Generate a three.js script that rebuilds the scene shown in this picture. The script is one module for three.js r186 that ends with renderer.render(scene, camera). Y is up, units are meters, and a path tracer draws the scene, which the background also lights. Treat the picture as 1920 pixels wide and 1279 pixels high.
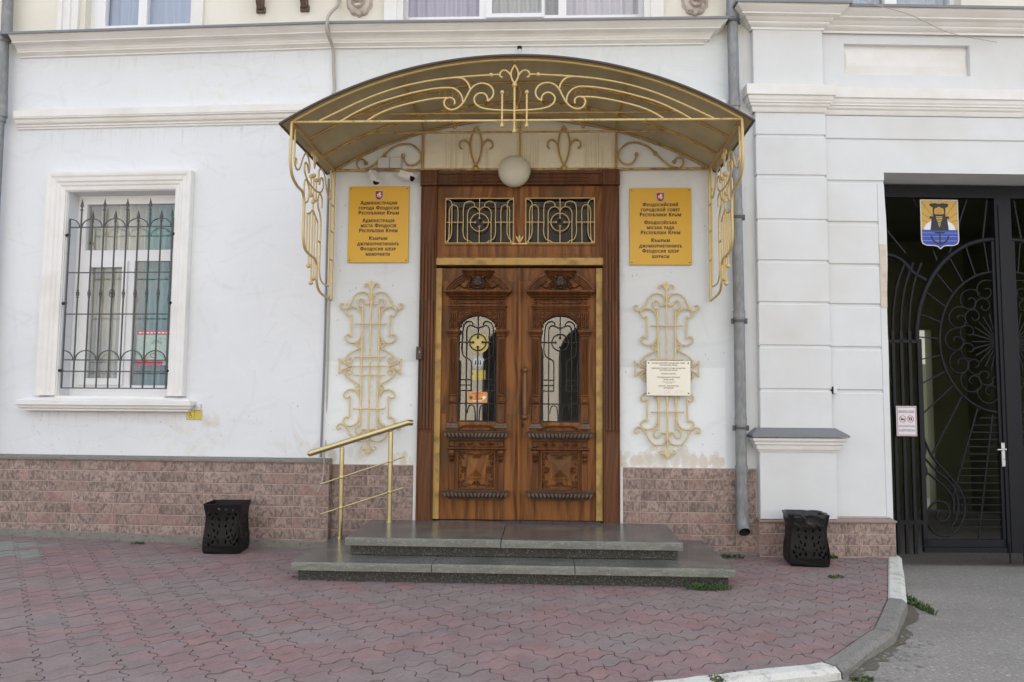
import * as THREE from 'three';
import { mergeGeometries } from 'three/addons/utils/BufferGeometryUtils.js';

// ---------- camera, sky, sun, exposure ----------
const scene = new THREE.Scene();
const camera = new THREE.PerspectiveCamera(44.83, 1024 / 682, 0.1, 400);
camera.rotation.order = 'YXZ';
camera.position.set(0.282, 1.347, 8.0);
camera.rotation.set(0.0825, 0.0435, 0.008);
scene.add(camera);

const renderer = new THREE.WebGLRenderer({ antialias: true });
renderer.toneMapping = THREE.LinearToneMapping;
renderer.toneMappingExposure = 3.1;
renderer.shadowMap.enabled = true;

const sun = new THREE.DirectionalLight(0xfff0dc, 4.6);   // behind the building: the front lies in open shade, the street beyond is sunlit
sun.position.set(-5, 12, -15);
sun.target.position.set(0, 1, 0);
sun.castShadow = true;
sun.shadow.radius = 1;
sun.shadow.mapSize.set(2048, 2048);
Object.assign(sun.shadow.camera, { left: -26, right: 26, top: 26, bottom: -26, near: 1, far: 60 });
scene.add(sun, sun.target);

// seeded noise
let seed = 20240;
function rnd() { seed = (seed * 1664525 + 1013904223) >>> 0; return seed / 4294967296; }
const rr = (a, b) => a + (b - a) * rnd();
const perm = new Uint8Array(512);
{ const p = [...Array(256).keys()]; for (let i = 255; i > 0; i--) { const j = Math.floor(rnd() * (i + 1)); [p[i], p[j]] = [p[j], p[i]]; } for (let i = 0; i < 512; i++) perm[i] = p[i & 255]; }
// tileable value noise: x, y in cells, period px, py
function vn(x, y, px = 256, py = px) {
  const xi = Math.floor(x), yi = Math.floor(y), fx = x - xi, fy = y - yi, u = fx * fx * (3 - 2 * fx), v = fy * fy * (3 - 2 * fy);
  const m = (a, n) => ((a % n) + n) % n;
  const h = (a, b) => perm[perm[m(a, px) & 255] + (m(b, py) & 255)] / 255;
  const a = h(xi, yi), b = h(xi + 1, yi), c = h(xi, yi + 1), d = h(xi + 1, yi + 1);
  return a + (b - a) * u + (c - a) * v + (a - b - c + d) * u * v;
}
function fbm(x, y, p, oct = 4) { let s = 0, a = 0.5, n = 0; for (let i = 0; i < oct; i++) { s += a * vn(x, y, p); n += a; x *= 2; y *= 2; p *= 2; a *= 0.5; } return s / n; }

{ // sky: thin bright cloud with blue between, the same all round
  const W = 512, H = 256, d = new Float32Array(W * H * 4);
  for (let j = 0; j < H; j++) for (let i = 0; i < W; i++) {
    const el = (j / (H - 1) - 0.5) * Math.PI, up = Math.max(0, Math.sin(el)), k = (j * W + i) * 4;
    const n = fbm(i / W * 16, (j / H) * 9, 16, 5), c = THREE.MathUtils.smoothstep(n, 0.40, 0.58);
    const bl = [0.50 - 0.14 * up, 0.66 - 0.12 * up, 0.95 - 0.08 * up], cl = [1.0, 1.02, 1.06];
    for (let q = 0; q < 3; q++) d[k + q] = el < 0 ? 0.15 : 0.5 * (bl[q] + (cl[q] - bl[q]) * (0.45 + 0.55 * c));
    d[k + 3] = 1;
  }
  const t = new THREE.DataTexture(d, W, H, THREE.RGBAFormat, THREE.FloatType);
  t.mapping = THREE.EquirectangularReflectionMapping; t.magFilter = t.minFilter = THREE.LinearFilter; t.needsUpdate = true;
  scene.background = t; scene.environment = t;
}

// ---------- helpers ----------
const V3 = (x, y, z) => new THREE.Vector3(x, y, z);
const PI = Math.PI;
const XL = -1.895, AL = -2.5 * PI / 180, XR = 2.192, AR = 3.5 * PI / 180;
const frameM = (x, a) => new THREE.Matrix4().makeTranslation(x, 0, 0).multiply(new THREE.Matrix4().makeRotationY(a)).multiply(new THREE.Matrix4().makeTranslation(-x, 0, 0));
const ML = frameM(XL, AL), MR = frameM(XR, AR);          // the left stretch and the gatehouse stand at a slight angle to the entrance bay
const used = {};
function numbered(n) { used[n] = (used[n] ?? -1) + 1; return used[n] ? n + '_' + String(used[n]).padStart(3, '0') : n; }
function muv(g) {                                          // uv in metres from the dominant direction of the face
  const p = g.attributes.position, n = g.attributes.normal, a = new Float32Array(p.count * 2);
  for (let i = 0; i < p.count; i++) {
    const x = Math.abs(n.getX(i)), y = Math.abs(n.getY(i)), z = Math.abs(n.getZ(i));
    if (z >= x && z >= y) { a[2 * i] = p.getX(i); a[2 * i + 1] = p.getY(i); }
    else if (y >= x) { a[2 * i] = p.getX(i); a[2 * i + 1] = p.getZ(i); }
    else { a[2 * i] = p.getZ(i); a[2 * i + 1] = p.getY(i); }
  }
  g.setAttribute('uv', new THREE.BufferAttribute(a, 2));
  return g;
}
function clean(g, uv = true) {
  if (g.index) g = g.toNonIndexed();
  for (const k of Object.keys(g.attributes)) if (!['position', 'normal', 'uv'].includes(k)) g.deleteAttribute(k);
  if (!g.attributes.normal) g.computeVertexNormals();
  g.morphAttributes = {};
  if (uv || !g.attributes.uv) muv(g);
  return g;
}
function merged(list, keepUv) { const a = (Array.isArray(list) ? list : [list]).flat(9).map((g) => clean(g, !keepUv)); return a.length === 1 ? a[0] : mergeGeometries(a); }
function obj(name, geos, material, parent = scene, o = {}) {
  const g = merged(geos, o.keepUv); if (o.m) g.applyMatrix4(o.m);
  const m = new THREE.Mesh(g, material); m.name = parent === scene ? numbered(name) : name; m.castShadow = m.receiveShadow = true;
  if (o.kind) m.userData.kind = o.kind; if (o.label) m.userData.label = o.label;
  parent.add(m); return m;
}
function sub(name, parent, o = {}) { const g = new THREE.Group(); g.name = name; if (o.label) g.userData.label = o.label; parent.add(g); return g; }
function thing(name, label, category, pos = [0, 0, 0], turn = 0, group) {
  const g = new THREE.Group(); g.name = numbered(name); g.position.set(...pos); g.rotation.y = turn; g.userData = { label, category };
  if (group) g.userData.group = group; scene.add(g); return g;
}
function onLeft(u, v, w = 0) { const p = V3(u, v, w).applyMatrix4(ML); return [p.x, p.y, p.z]; }
function onRight(u, v, w = 0) { const p = V3(u, v, w).applyMatrix4(MR); return [p.x, p.y, p.z]; }
function box(x0, x1, y0, y1, z0, z1) { const g = new THREE.BoxGeometry(x1 - x0, y1 - y0, z1 - z0); g.translate((x0 + x1) / 2, (y0 + y1) / 2, (z0 + z1) / 2); return g; }
function tris(v) { const g = new THREE.BufferGeometry(); g.setAttribute('position', new THREE.BufferAttribute(new Float32Array(v), 3)); g.computeVertexNormals(); return g; }
const quad = (v, a, b, c, d) => v.push(...a, ...b, ...c, ...a, ...c, ...d);
function fbox(x0, x1, y0, y1, z0, z1, b = 0.006) {         // block with a chamfered front
  const v = [], r = (i, z) => [[x0 + i, y0 + i, z], [x1 - i, y0 + i, z], [x1 - i, y1 - i, z], [x0 + i, y1 - i, z]], A = r(0, z0), B = r(0, z1 - b), C = r(b, z1);
  quad(v, C[0], C[1], C[2], C[3]);
  for (let i = 0; i < 4; i++) { const j = (i + 1) % 4; quad(v, B[i], B[j], C[j], C[i]); quad(v, A[i], A[j], B[j], B[i]); }
  return tris(v);
}
function sweep(prof, path, flat = false, closed = false) { // moulding: profile [out, height] along a plan path with mitred corners; flat = path in x,y and height = z
  const n = path.length, nrm = [], segs = closed ? n : n - 1;
  for (let i = 0; i < segs; i++) { const a = path[i], b = path[(i + 1) % n], l = Math.hypot(b[0] - a[0], b[1] - a[1]); nrm.push([-(b[1] - a[1]) / l, (b[0] - a[0]) / l]); }
  const P = path.map((p, i) => {
    const a = nrm[closed ? (i + segs - 1) % segs : Math.max(0, i - 1)], b = nrm[closed ? i : Math.min(segs - 1, i)], k = 1 + a[0] * b[0] + a[1] * b[1];
    const m = [(a[0] + b[0]) / k, (a[1] + b[1]) / k];
    return prof.map(([d, h]) => flat ? [p[0] + m[0] * d, p[1] + m[1] * d, h] : [p[0] + m[0] * d, h, p[1] + m[1] * d]);
  });
  const v = [];
  for (let i = 0; i < segs; i++) { const A = P[i], B = P[(i + 1) % n]; for (let j = 0; j + 1 < prof.length; j++) quad(v, A[j], B[j], B[j + 1], A[j + 1]); }
  if (!closed) for (const A of [P[0], P[n - 1]]) { const t = THREE.ShapeUtils.triangulateShape(prof.map((q) => new THREE.Vector2(...q)), []); for (const f of t) v.push(...A[f[0]], ...A[f[1]], ...A[f[2]]); }
  return tris(v);
}
function slab(outline, holes, z0, z1) {                    // plate with openings, in x,y
  const s = new THREE.Shape(outline.map((p) => new THREE.Vector2(...p)));
  for (const h of holes) s.holes.push(new THREE.Path(h.map((p) => new THREE.Vector2(...p))));
  const g = new THREE.ExtrudeGeometry(s, { depth: z1 - z0, bevelEnabled: false, curveSegments: 8 }); g.translate(0, 0, z0); return g;
}
const rect = (x0, x1, y0, y1) => [[x0, y0], [x1, y0], [x1, y1], [x0, y1]];
const ringFrame = (a, b, z0, z1) => slab(rect(...a), [rect(...b)], z0, z1);
function tube(pts, r, o = {}) {
  const c = new THREE.CatmullRomCurve3(pts.map((p) => V3(p[0], p[1], p[2] ?? o.z ?? 0)), !!o.closed, 'centripetal');
  return new THREE.TubeGeometry(c, o.n ?? Math.max(6, pts.length * 4), r, o.k ?? 6, !!o.closed);
}
function rod(a, b, r, k = 6, r2 = r) {
  const A = V3(...a), B = V3(...b), l = A.distanceTo(B), g = new THREE.CylinderGeometry(r2, r, l, k, 1);
  g.applyQuaternion(new THREE.Quaternion().setFromUnitVectors(V3(0, 1, 0), B.clone().sub(A).normalize())); g.translate((A.x + B.x) / 2, (A.y + B.y) / 2, (A.z + B.z) / 2); return g;
}
function flatbar(a, b, wd, th) { const A = V3(...a), B = V3(...b), g = new THREE.BoxGeometry(wd, A.distanceTo(B), th); g.applyQuaternion(new THREE.Quaternion().setFromUnitVectors(V3(0, 1, 0), B.clone().sub(A).normalize())); g.translate((A.x + B.x) / 2, (A.y + B.y) / 2, (A.z + B.z) / 2); return g; }
function ball(x, y, z, r, k = 10) { const g = new THREE.SphereGeometry(r, k, Math.round(k * 0.7)); g.translate(x, y, z); return g; }
function ell(x, y, z, a, b, c, k = 10, turn = 0) { const g = new THREE.SphereGeometry(1, k, Math.round(k * 0.7)); g.scale(a, b, c); if (turn) g.rotateZ(turn); g.translate(x, y, z); return g; }
const mirX = (pts) => pts.map(([x, ...r]) => [-x, ...r]);
function ring(x, y, z, r, t, k = 20) { const g = new THREE.TorusGeometry(r, t, 6, k); g.translate(x, y, z); return g; }

// ---------- textures and materials ----------
const sr = (c) => Math.round(255 * (c <= 0.0031308 ? 12.92 * c : 1.055 * Math.pow(c, 1 / 2.4) - 0.055));
function dataTex(n, m, fn, size, color = true) {
  const d = new Uint8Array(n * m * 4);
  for (let j = 0; j < m; j++) for (let i = 0; i < n; i++) { const c = fn(i / n, j / m, i, j), k = (j * n + i) * 4; for (let q = 0; q < 3; q++) d[k + q] = color ? sr(Math.min(1, Math.max(0, c[q]))) : Math.min(255, Math.max(0, c * 255)); d[k + 3] = 255; }
  const t = new THREE.DataTexture(d, n, m); t.wrapS = t.wrapT = THREE.RepeatWrapping; t.magFilter = THREE.LinearFilter; t.minFilter = THREE.LinearMipmapLinearFilter; t.generateMipmaps = true;
  if (color) t.colorSpace = THREE.SRGBColorSpace; t.repeat.set(1 / size[0], 1 / size[1]); t.needsUpdate = true; return t;
}
function canvasTex(w, h, draw, rectM) {                    // rectM: [x0, x1, y0, y1] in metres that the canvas covers
  const c = document.createElement('canvas'); c.width = w; c.height = h; const x = c.getContext('2d'); draw(x, w, h);
  const t = new THREE.CanvasTexture(c); t.colorSpace = THREE.SRGBColorSpace; t.magFilter = THREE.LinearFilter;
  if (rectM) { const [x0, x1, y0, y1] = rectM; t.repeat.set(1 / (x1 - x0), 1 / (y1 - y0)); t.offset.set(-x0 / (x1 - x0), -y0 / (y1 - y0)); }
  return t;
}
const mix = (a, b, t) => a.map((v, i) => v + (b[i] - v) * t);
const varnish = (o) => new THREE.MeshPhysicalMaterial({ specularIntensity: 0.4, ...o });
const std = (o) => new THREE.MeshStandardMaterial({ roughness: 0.8, ...o });
const lin = (r, g, b) => new THREE.Color().setRGB(r, g, b);
const fineBump = dataTex(256, 256, (u, v) => 0.5 * fbm(u * 24, v * 24, 24, 3) + 0.5 * fbm(u * 90, v * 90, 90, 2), [0.8, 0.8], false);
function plasterFn(base, stain, amt, p) { return (u, v) => { const n = fbm(u * p, v * p, p, 5), k = fbm(u * p * 3 + 7, v * p * 3 + 3, p * 3, 3); return mix(base, stain, amt * Math.max(0, (n - 0.42) * 2.4)).map((c) => c * (0.965 + 0.07 * k)); }; }
const plasterMap = dataTex(512, 512, plasterFn([0.675, 0.697, 0.718], [0.60, 0.60, 0.57], 0.6, 6), [3.1, 3.1]);
const creamMap = dataTex(512, 512, plasterFn([0.76, 0.735, 0.66], [0.66, 0.62, 0.53], 0.6, 6), [2.7, 2.7]);
const trimMap = dataTex(512, 512, plasterFn([0.775, 0.775, 0.77], [0.66, 0.63, 0.57], 0.55, 8), [2.3, 2.3]);
const M = {
  plaster: std({ map: plasterMap, bumpMap: fineBump, bumpScale: 0.0006, roughness: 0.85 }),
  cream: std({ map: creamMap, bumpMap: fineBump, bumpScale: 0.0012, roughness: 0.85 }),
  trim: std({ map: trimMap, bumpMap: fineBump, bumpScale: 0.001, roughness: 0.8 }),
  pvc: new THREE.MeshPhysicalMaterial({ color: lin(0.80, 0.81, 0.83), roughness: 0.35 }),
  flash: std({ color: lin(0.21, 0.22, 0.235), metalness: 0.35, roughness: 0.55, bumpMap: fineBump, bumpScale: 0.001 }),
  black: new THREE.MeshPhysicalMaterial({ color: lin(0.006, 0.006, 0.0065), roughness: 0.5, specularIntensity: 0.5 }),
  blackGate: new THREE.MeshPhysicalMaterial({ color: lin(0.011, 0.012, 0.016), roughness: 0.45, specularIntensity: 0.45 }),
  grille: std({ color: lin(0.085, 0.09, 0.095), roughness: 0.5, metalness: 0.3 }),
  ironwire: std({ color: lin(0.014, 0.014, 0.014), roughness: 0.5 }),
  glass: new THREE.MeshPhysicalMaterial({ color: 0xffffff, transmission: 1, thickness: 0, roughness: 0.015, ior: 1.66, specularIntensity: 1 }),
  dark: std({ color: lin(0.03, 0.03, 0.03) }),
  room: std({ color: lin(0.32, 0.31, 0.29) }),
  brass: std({ color: lin(0.56, 0.475, 0.255), metalness: 0.85, roughness: 0.28 }),
  lampGlass: new THREE.MeshPhysicalMaterial({ color: lin(0.56, 0.54, 0.45), roughness: 0.35 }),
  white: std({ color: lin(0.72, 0.72, 0.72), roughness: 0.4 }),
  greyBox: std({ color: lin(0.52, 0.53, 0.54), roughness: 0.5 }),
};
const goldMap = dataTex(256, 256, (u, v) => { const n = fbm(u * 20, v * 20, 20, 4); return mix([0.62, 0.47, 0.21], [0.38, 0.23, 0.08], THREE.MathUtils.smoothstep(n, 0.55, 0.85)); }, [0.6, 0.6]);
const paleGoldMap = dataTex(256, 256, (u, v) => mix([0.74, 0.61, 0.35], [0.56, 0.41, 0.19], fbm(u * 16, v * 16, 16, 4)), [0.5, 0.5]);
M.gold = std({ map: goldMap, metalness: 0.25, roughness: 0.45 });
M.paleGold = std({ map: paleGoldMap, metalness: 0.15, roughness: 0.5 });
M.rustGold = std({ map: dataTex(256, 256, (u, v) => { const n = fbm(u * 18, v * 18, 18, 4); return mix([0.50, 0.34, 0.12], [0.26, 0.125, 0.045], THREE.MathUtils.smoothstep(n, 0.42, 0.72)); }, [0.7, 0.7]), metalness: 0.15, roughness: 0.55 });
M.yellow = std({ map: dataTex(256, 256, (u, v) => mix([0.46, 0.29, 0.085], [0.27, 0.165, 0.05], THREE.MathUtils.smoothstep(fbm(u * 12, v * 12, 12, 5), 0.4, 0.8)), [0.9, 0.9]), roughness: 0.55 });
function woodTex(a, b, c, size, ph) {
  return dataTex(512, 512, (u, v) => {
    const w = 0.6 * vn(v * 4 + ph, u * 3 + ph, 4, 3), g = fbm(u * 40 + w * 5, v * 3 + ph, 120, 1), f = vn(u * 150 + w * 9, v * 9, 150, 9), big = fbm(u * 4 + ph, v * 3, 12, 3);
    return mix(mix(a, b, THREE.MathUtils.smoothstep(0.6 * g + 0.4 * f, 0.25, 0.8)), c, THREE.MathUtils.smoothstep(big, 0.5, 0.85) * 0.8).map((x) => x * (0.85 + 0.3 * f));
  }, size);
}
const woodBump = dataTex(512, 512, (u, v) => 0.5 * vn(u * 150, v * 9, 150, 9) + 0.5 * fbm(u * 40, v * 3, 120, 2), [1.1, 1.3], false);
M.wood = varnish({ map: woodTex([0.265, 0.108, 0.032], [0.115, 0.043, 0.014], [0.115, 0.062, 0.028], [1.1, 1.3], 0), bumpMap: woodBump, bumpScale: 0.0018, roughness: 0.42 });
M.woodCarve = varnish({ map: woodTex([0.180, 0.068, 0.023], [0.092, 0.033, 0.012], [0.092, 0.047, 0.022], [0.7, 0.9], 3), bumpMap: woodBump, bumpScale: 0.0012, roughness: 0.45 });
M.woodFrame = varnish({ map: woodTex([0.145, 0.060, 0.027], [0.080, 0.033, 0.016], [0.086, 0.056, 0.034], [0.9, 2.4], 5), bumpMap: woodBump, bumpScale: 0.0018, roughness: 0.6 });
M.woodWorn = std({ map: woodTex([0.13, 0.083, 0.055], [0.08, 0.052, 0.036], [0.15, 0.11, 0.085], [0.5, 0.6], 8), bumpMap: woodBump, bumpScale: 0.0015, roughness: 0.65 });
M.lion = std({ color: lin(0.072, 0.045, 0.031), roughness: 0.42 });
const speck = (a, b, c, p) => (u, v) => { const n = fbm(u * p, v * p, p, 3), s = vn(u * p * 9, v * p * 9, p * 9), t = vn(u * p * 5 + 3, v * p * 5, p * 5); return mix(mix(a, b, n), c, s > 0.78 ? 0.8 : t > 0.8 ? 0.4 : 0); };
M.stepTop = std({ map: dataTex(512, 512, (u, v) => { const n = fbm(u * 5, v * 9, 9 * 5, 1), k = fbm(u * 6, v * 6, 6, 5), s = vn(u * 120, v * 120, 120); return mix([0.098, 0.102, 0.098], [0.150, 0.150, 0.136], THREE.MathUtils.smoothstep(k, 0.35, 0.75)).map((c) => c * (0.9 + 0.14 * s + 0.06 * n)); }, [1.3, 1.3]), bumpMap: fineBump, bumpScale: 0.001, roughness: 0.24 });
M.stepFace = std({ map: dataTex(512, 512, speck([0.20, 0.205, 0.178], [0.13, 0.135, 0.118], [0.25, 0.25, 0.22], 7), [0.9, 0.5]), bumpMap: fineBump, bumpScale: 0.004, roughness: 0.75 });
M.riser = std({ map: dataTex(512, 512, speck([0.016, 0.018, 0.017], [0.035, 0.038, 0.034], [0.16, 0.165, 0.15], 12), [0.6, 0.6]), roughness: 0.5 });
M.concrete = std({ map: dataTex(512, 512, speck([0.25, 0.235, 0.215], [0.175, 0.17, 0.15], [0.13, 0.125, 0.11], 8), [1.1, 1.1]), bumpMap: fineBump, bumpScale: 0.004, roughness: 0.9 });
M.limewash = std({ map: dataTex(512, 512, (u, v) => { const n = fbm(u * 7, v * 7, 7, 5), s = vn(u * 80, v * 80, 80); return mix([0.60, 0.60, 0.56], [0.25, 0.245, 0.22], 0.7 * THREE.MathUtils.smoothstep(0.7 * n + 0.3 * s, 0.5, 0.75)).map((c) => c * (0.88 + 0.15 * s)); }, [0.5, 0.5]), bumpMap: fineBump, bumpScale: 0.006, roughness: 0.9 });
M.kerb = std({ map: dataTex(512, 512, speck([0.165, 0.16, 0.15], [0.215, 0.205, 0.19], [0.11, 0.10, 0.09], 10), [0.8, 0.8]), bumpMap: fineBump, bumpScale: 0.004, roughness: 0.9 });
M.asphalt = std({ map: dataTex(1024, 1024, (u, v) => { const n = fbm(u * 5, v * 5, 5, 4), s = vn(u * 260, v * 260, 260), t = vn(u * 150 + 9, v * 150, 150); return mix([0.215, 0.200, 0.184], [0.275, 0.258, 0.238], n).map((c) => c * (0.75 + 0.35 * s + (t > 0.86 ? 0.45 : 0))); }, [2.6, 2.6]), bumpMap: dataTex(512, 512, (u, v) => 0.6 * vn(u * 130, v * 130, 130) + 0.4 * fbm(u * 20, v * 20, 20, 3), [1.3, 1.3], false), bumpScale: 0.006, roughness: 0.92 });
const paverGrain = (tone) => dataTex(512, 512, (u, v) => { const n = fbm(u * 4, v * 4, 4, 5), s = vn(u * 160, v * 160, 160), t = fbm(u * 14 + 2, v * 14, 14, 4); return mix(tone, [0.205, 0.172, 0.168], 0.75 * THREE.MathUtils.smoothstep(n, 0.38, 0.66)).map((c) => c * (0.72 + 0.2 * s + 0.36 * t)); }, [1.9, 1.9]);
const paverMats = [[0.228, 0.150, 0.150], [0.214, 0.152, 0.153], [0.236, 0.143, 0.138], [0.204, 0.158, 0.157], [0.238, 0.152, 0.150]].map((t) => std({ map: paverGrain(t), bumpMap: fineBump, bumpScale: 0.002, roughness: 0.88 }));
const paverGrey = std({ map: paverGrain([0.22, 0.225, 0.205]), bumpMap: fineBump, bumpScale: 0.002, roughness: 0.88 });
M.sand = std({ map: dataTex(256, 256, speck([0.020, 0.016, 0.014], [0.035, 0.028, 0.022], [0.05, 0.045, 0.03], 10), [0.7, 0.7]), roughness: 1 });
M.zinc = std({ map: dataTex(256, 512, (u, v) => { const n = fbm(u * 8, v * 8, 8, 5); return mix([0.215, 0.225, 0.235], [0.30, 0.31, 0.31], n).map((c) => c * (0.8 + 0.3 * vn(u * 40, v * 20, 40, 20))); }, [0.5, 1.0]), metalness: 0.35, roughness: 0.55 });

// ---------- ground ----------
const gy = (x, z) => -0.012 * z + 0.02 * Math.max(0, -x - 1.2);
const roadY = (z) => (z < -0.6 ? -0.17 : z < 3 ? -0.17 + 0.08 * (z + 0.6) / 3.6 : -0.09 - 0.012 * (z - 3));
{
  const zs = [-80, -0.6, 3, 80], v = [];
  for (let k = 0; k < 3; k++) { const a = zs[k], b = zs[k + 1]; quad(v, [-80, roadY(a), a], [-80, roadY(b), b], [80, roadY(b), b], [80, roadY(a), a]); }
  const g = tris(v); obj('road', g, M.asphalt, scene, { kind: 'structure' });
}
const kerbIn = [[3.50, -0.10], [2.79, 1.66], [2.36, 2.50], [1.80, 3.22], [1.17, 3.465], [0.82, 3.59], [-0.6, 4.0], [-3.0, 4.5], [-8, 5.2]];
{
  const pav = new THREE.Group(); pav.name = 'pavement'; pav.userData.kind = 'structure'; scene.add(pav);
  const v = [];
  // bedding laid as strips so that it follows the fall of the ground
  const insideClip = (poly, a, b) => { const r = [], s = (p) => (b[0] - a[0]) * (p[1] - a[1]) - (b[1] - a[1]) * (p[0] - a[0]); for (let i = 0; i < poly.length; i++) { const p = poly[i], q = poly[(i + 1) % poly.length], sp = s(p), sq = s(q); if (sp >= 0) r.push(p); if ((sp >= 0) !== (sq >= 0)) { const t = sp / (sp - sq); r.push([p[0] + (q[0] - p[0]) * t, p[1] + (q[1] - p[1]) * t]); } } return r; };
  const edges = []; for (let i = 0; i + 1 < kerbIn.length; i++) edges.push([kerbIn[i], kerbIn[i + 1]]);
  edges.push([[-8, -0.42], [4, -0.42]]);
  for (const [x0, x1] of [[-8, -1.2], [-1.2, 3.6]]) {
    let poly = [[x0, -0.42], [x1, -0.42], [x1, 6], [x0, 6]]; for (const [a, b] of edges.slice(0, -1)) poly = insideClip(poly, a, b);
    for (let i = 1; i + 1 < poly.length; i++) for (const q of [poly[0], poly[i + 1], poly[i]]) v.push(q[0], gy(...q) - 0.016, q[1]);
  }
  obj('bedding_sand', tris(v), M.sand, pav);
  // wave-edged paving stones, laid at 35 degrees to the wall
  const L = 0.186, W = 0.138, ca = Math.cos(0.61), sa = Math.sin(0.61), A = [ca, -sa], B = [sa, ca], amp = 0.021;
  const made = [];
  for (let i = -68; i < 68; i++) for (let j = -68; j < 68; j++) {
    const cx = 0.3 + i * L * A[0] + j * W * B[0], cz = 1.8 + i * L * A[1] + j * W * B[1];
    if (cx < -6.4 || cx > 3.8 || cz < -0.6 || cz > 5) continue;
    const pts = [], K = [0, 1, 2, 3, 4, 5], wv = (k) => amp * Math.sin(k / 6 * 2 * PI);
    for (const k of K) pts.push([-L / 2 + L * k / 6, -W / 2 + wv(k)]);
    for (const k of K) pts.push([L / 2 - wv(k) * 0.9, -W / 2 + W * k / 6]);
    for (const k of K) pts.push([L / 2 - L * k / 6, W / 2 - wv(k)]);
    for (const k of K) pts.push([-L / 2 + wv(k) * 0.9, W / 2 - W * k / 6]);
    const ins = rr(0.0022, 0.0050), sx = rr(-0.001, 0.001), sz = rr(-0.001, 0.001);
    const inset = pts.map((p, k) => { const a = pts[(k + 23) % 24], b = pts[(k + 1) % 24], l = Math.hypot(b[0] - a[0], b[1] - a[1]); return [p[0] - (b[1] - a[1]) / l * ins, p[1] + (b[0] - a[0]) / l * ins]; });
    let poly = inset.map(([a, b]) => [cx + sx + a * A[0] + b * B[0], cz + sz + a * A[1] + b * B[1]]);
    for (const [a, b] of edges) poly = poly.length ? insideClip(poly, a, b) : poly;
    if (poly.length < 3) continue;
    if (poly.every(([x, z]) => Math.abs(x) < 1.70 && z < 1.33)) continue;            // under the steps
    const ccx = poly.reduce((s, p) => s + p[0], 0) / poly.length, ccz = poly.reduce((s, p) => s + p[1], 0) / poly.length;
    const lift = rr(-0.004, 0.002), tx = rr(-0.014, 0.014), tz = rr(-0.014, 0.014);
    const Y = (x, z) => gy(x, z) + lift + tx * (x - ccx) + tz * (z - ccz), v = [], e = poly.map(([x, z]) => [x, Y(x, z), z]), b = e.map(([x, y, z]) => [x, y - 0.03, z]), n = poly.length;
    const c0 = [ccx, Y(ccx, ccz), ccz];
    for (let k = 0; k < n; k++) { const m = (k + 1) % n; v.push(...c0, ...e[m], ...e[k]); quad(v, e[k], e[m], b[m], b[k]); }
    const grey = ccx < -4.25 + 0.25 * Math.sin(ccz * 9) && ccz > 0.25 && ccz < 0.95;
    const pick = rnd(), mt = grey ? 5 : pick < 0.32 ? 0 : pick < 0.56 ? 1 : pick < 0.68 ? 2 : pick < 0.82 ? 3 : 4;
    made.push({ g: tris(v), mt, d: Math.hypot(ccx - 0.28, ccz - 8), vis: ccz < 3.45 });
  }
  const mats = [...paverMats, paverGrey];
  made.sort((a, b) => (b.vis - a.vis) || a.d - b.d);
  made.slice(0, 298).forEach((p) => obj('paver', p.g, mats[p.mt], pav));
  for (let k = 0; k < 6; k++) { const r = made.slice(298).filter((p) => p.mt === k).map((p) => p.g); if (r.length) obj('paver_field', r, mats[k], pav, { kind: 'stuff' }); }
  // kerb stones along the outer edge
  const kerb = new THREE.Group(); kerb.name = 'kerb'; kerb.userData.kind = 'structure'; scene.add(kerb);
  const kw = 0.125;
  for (let i = 0; i + 1 < kerbIn.length - 1; i++) {
    const a = kerbIn[i], b = kerbIn[i + 1], pr = kerbIn[i - 1] ?? [a[0] + 0.3, a[1] - 0.8], nx = kerbIn[i + 2];
    const nn = (p, q) => { const l = Math.hypot(q[0] - p[0], q[1] - p[1]); return [-(q[1] - p[1]) / l, (q[0] - p[0]) / l]; };
    const outw = (p, q) => { const n = nn(p, q); return [-n[0], -n[1]]; };
    const mit = (n1, n2) => { const k = 1 + n1[0] * n2[0] + n1[1] * n2[1]; return [(n1[0] + n2[0]) / k, (n1[1] + n2[1]) / k]; };
    const ma = mit(outw(pr, a), outw(a, b)), mb = mit(outw(a, b), outw(b, nx)), dir = [(b[0] - a[0]), (b[1] - a[1])], ll = Math.hypot(...dir), g = 0.006;
    const parts = Math.max(1, Math.round(ll / 1.0));
    for (let s = 0; s < parts; s++) {
      const t0 = s / parts + g / ll, t1 = (s + 1) / parts - g / ll, at = (t, d, y) => { const m = [ma[0] + (mb[0] - ma[0]) * t, ma[1] + (mb[1] - ma[1]) * t], x = a[0] + dir[0] * t + m[0] * d, z = a[1] + dir[1] * t + m[1] * d; return [x, y === null ? roadY(z) - 0.05 : gy(x, z) + y, z]; };
      const rings = [], N = 6, wob = rr(0, 9);
      for (let k = 0; k <= N; k++) { const t = t0 + (t1 - t0) * k / N, q = 0.006 * (vn(t * 9 + wob, 3) - 0.5), e = 0.012 * (vn(t * 7 + wob, 8) - 0.5); rings.push([at(t, 0.004, null), at(t, 0.004, -0.004 + q), at(t, 0.016, 0.008 + q), at(t, kw - 0.03 + e, 0.006 + q), at(t, kw + e, -0.018 + q), at(t, kw + 0.01, null)]); }
      const v = []; for (let k = 0; k < N; k++) for (let m = 0; m < 5; m++) quad(v, rings[k][m], rings[k + 1][m], rings[k + 1][m + 1], rings[k][m + 1]);
      for (const R of [rings[0], rings[N]]) for (let m = 1; m < 5; m++) v.push(...R[0], ...R[m], ...R[m + 1]);
      obj('kerb_stone', tris(v), (i === 0 || i >= 3) ? M.limewash : M.kerb, kerb, i === 0 || i >= 3 ? { label: 'whitewashed kerb stone' } : {});
    }
  }
}

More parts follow.
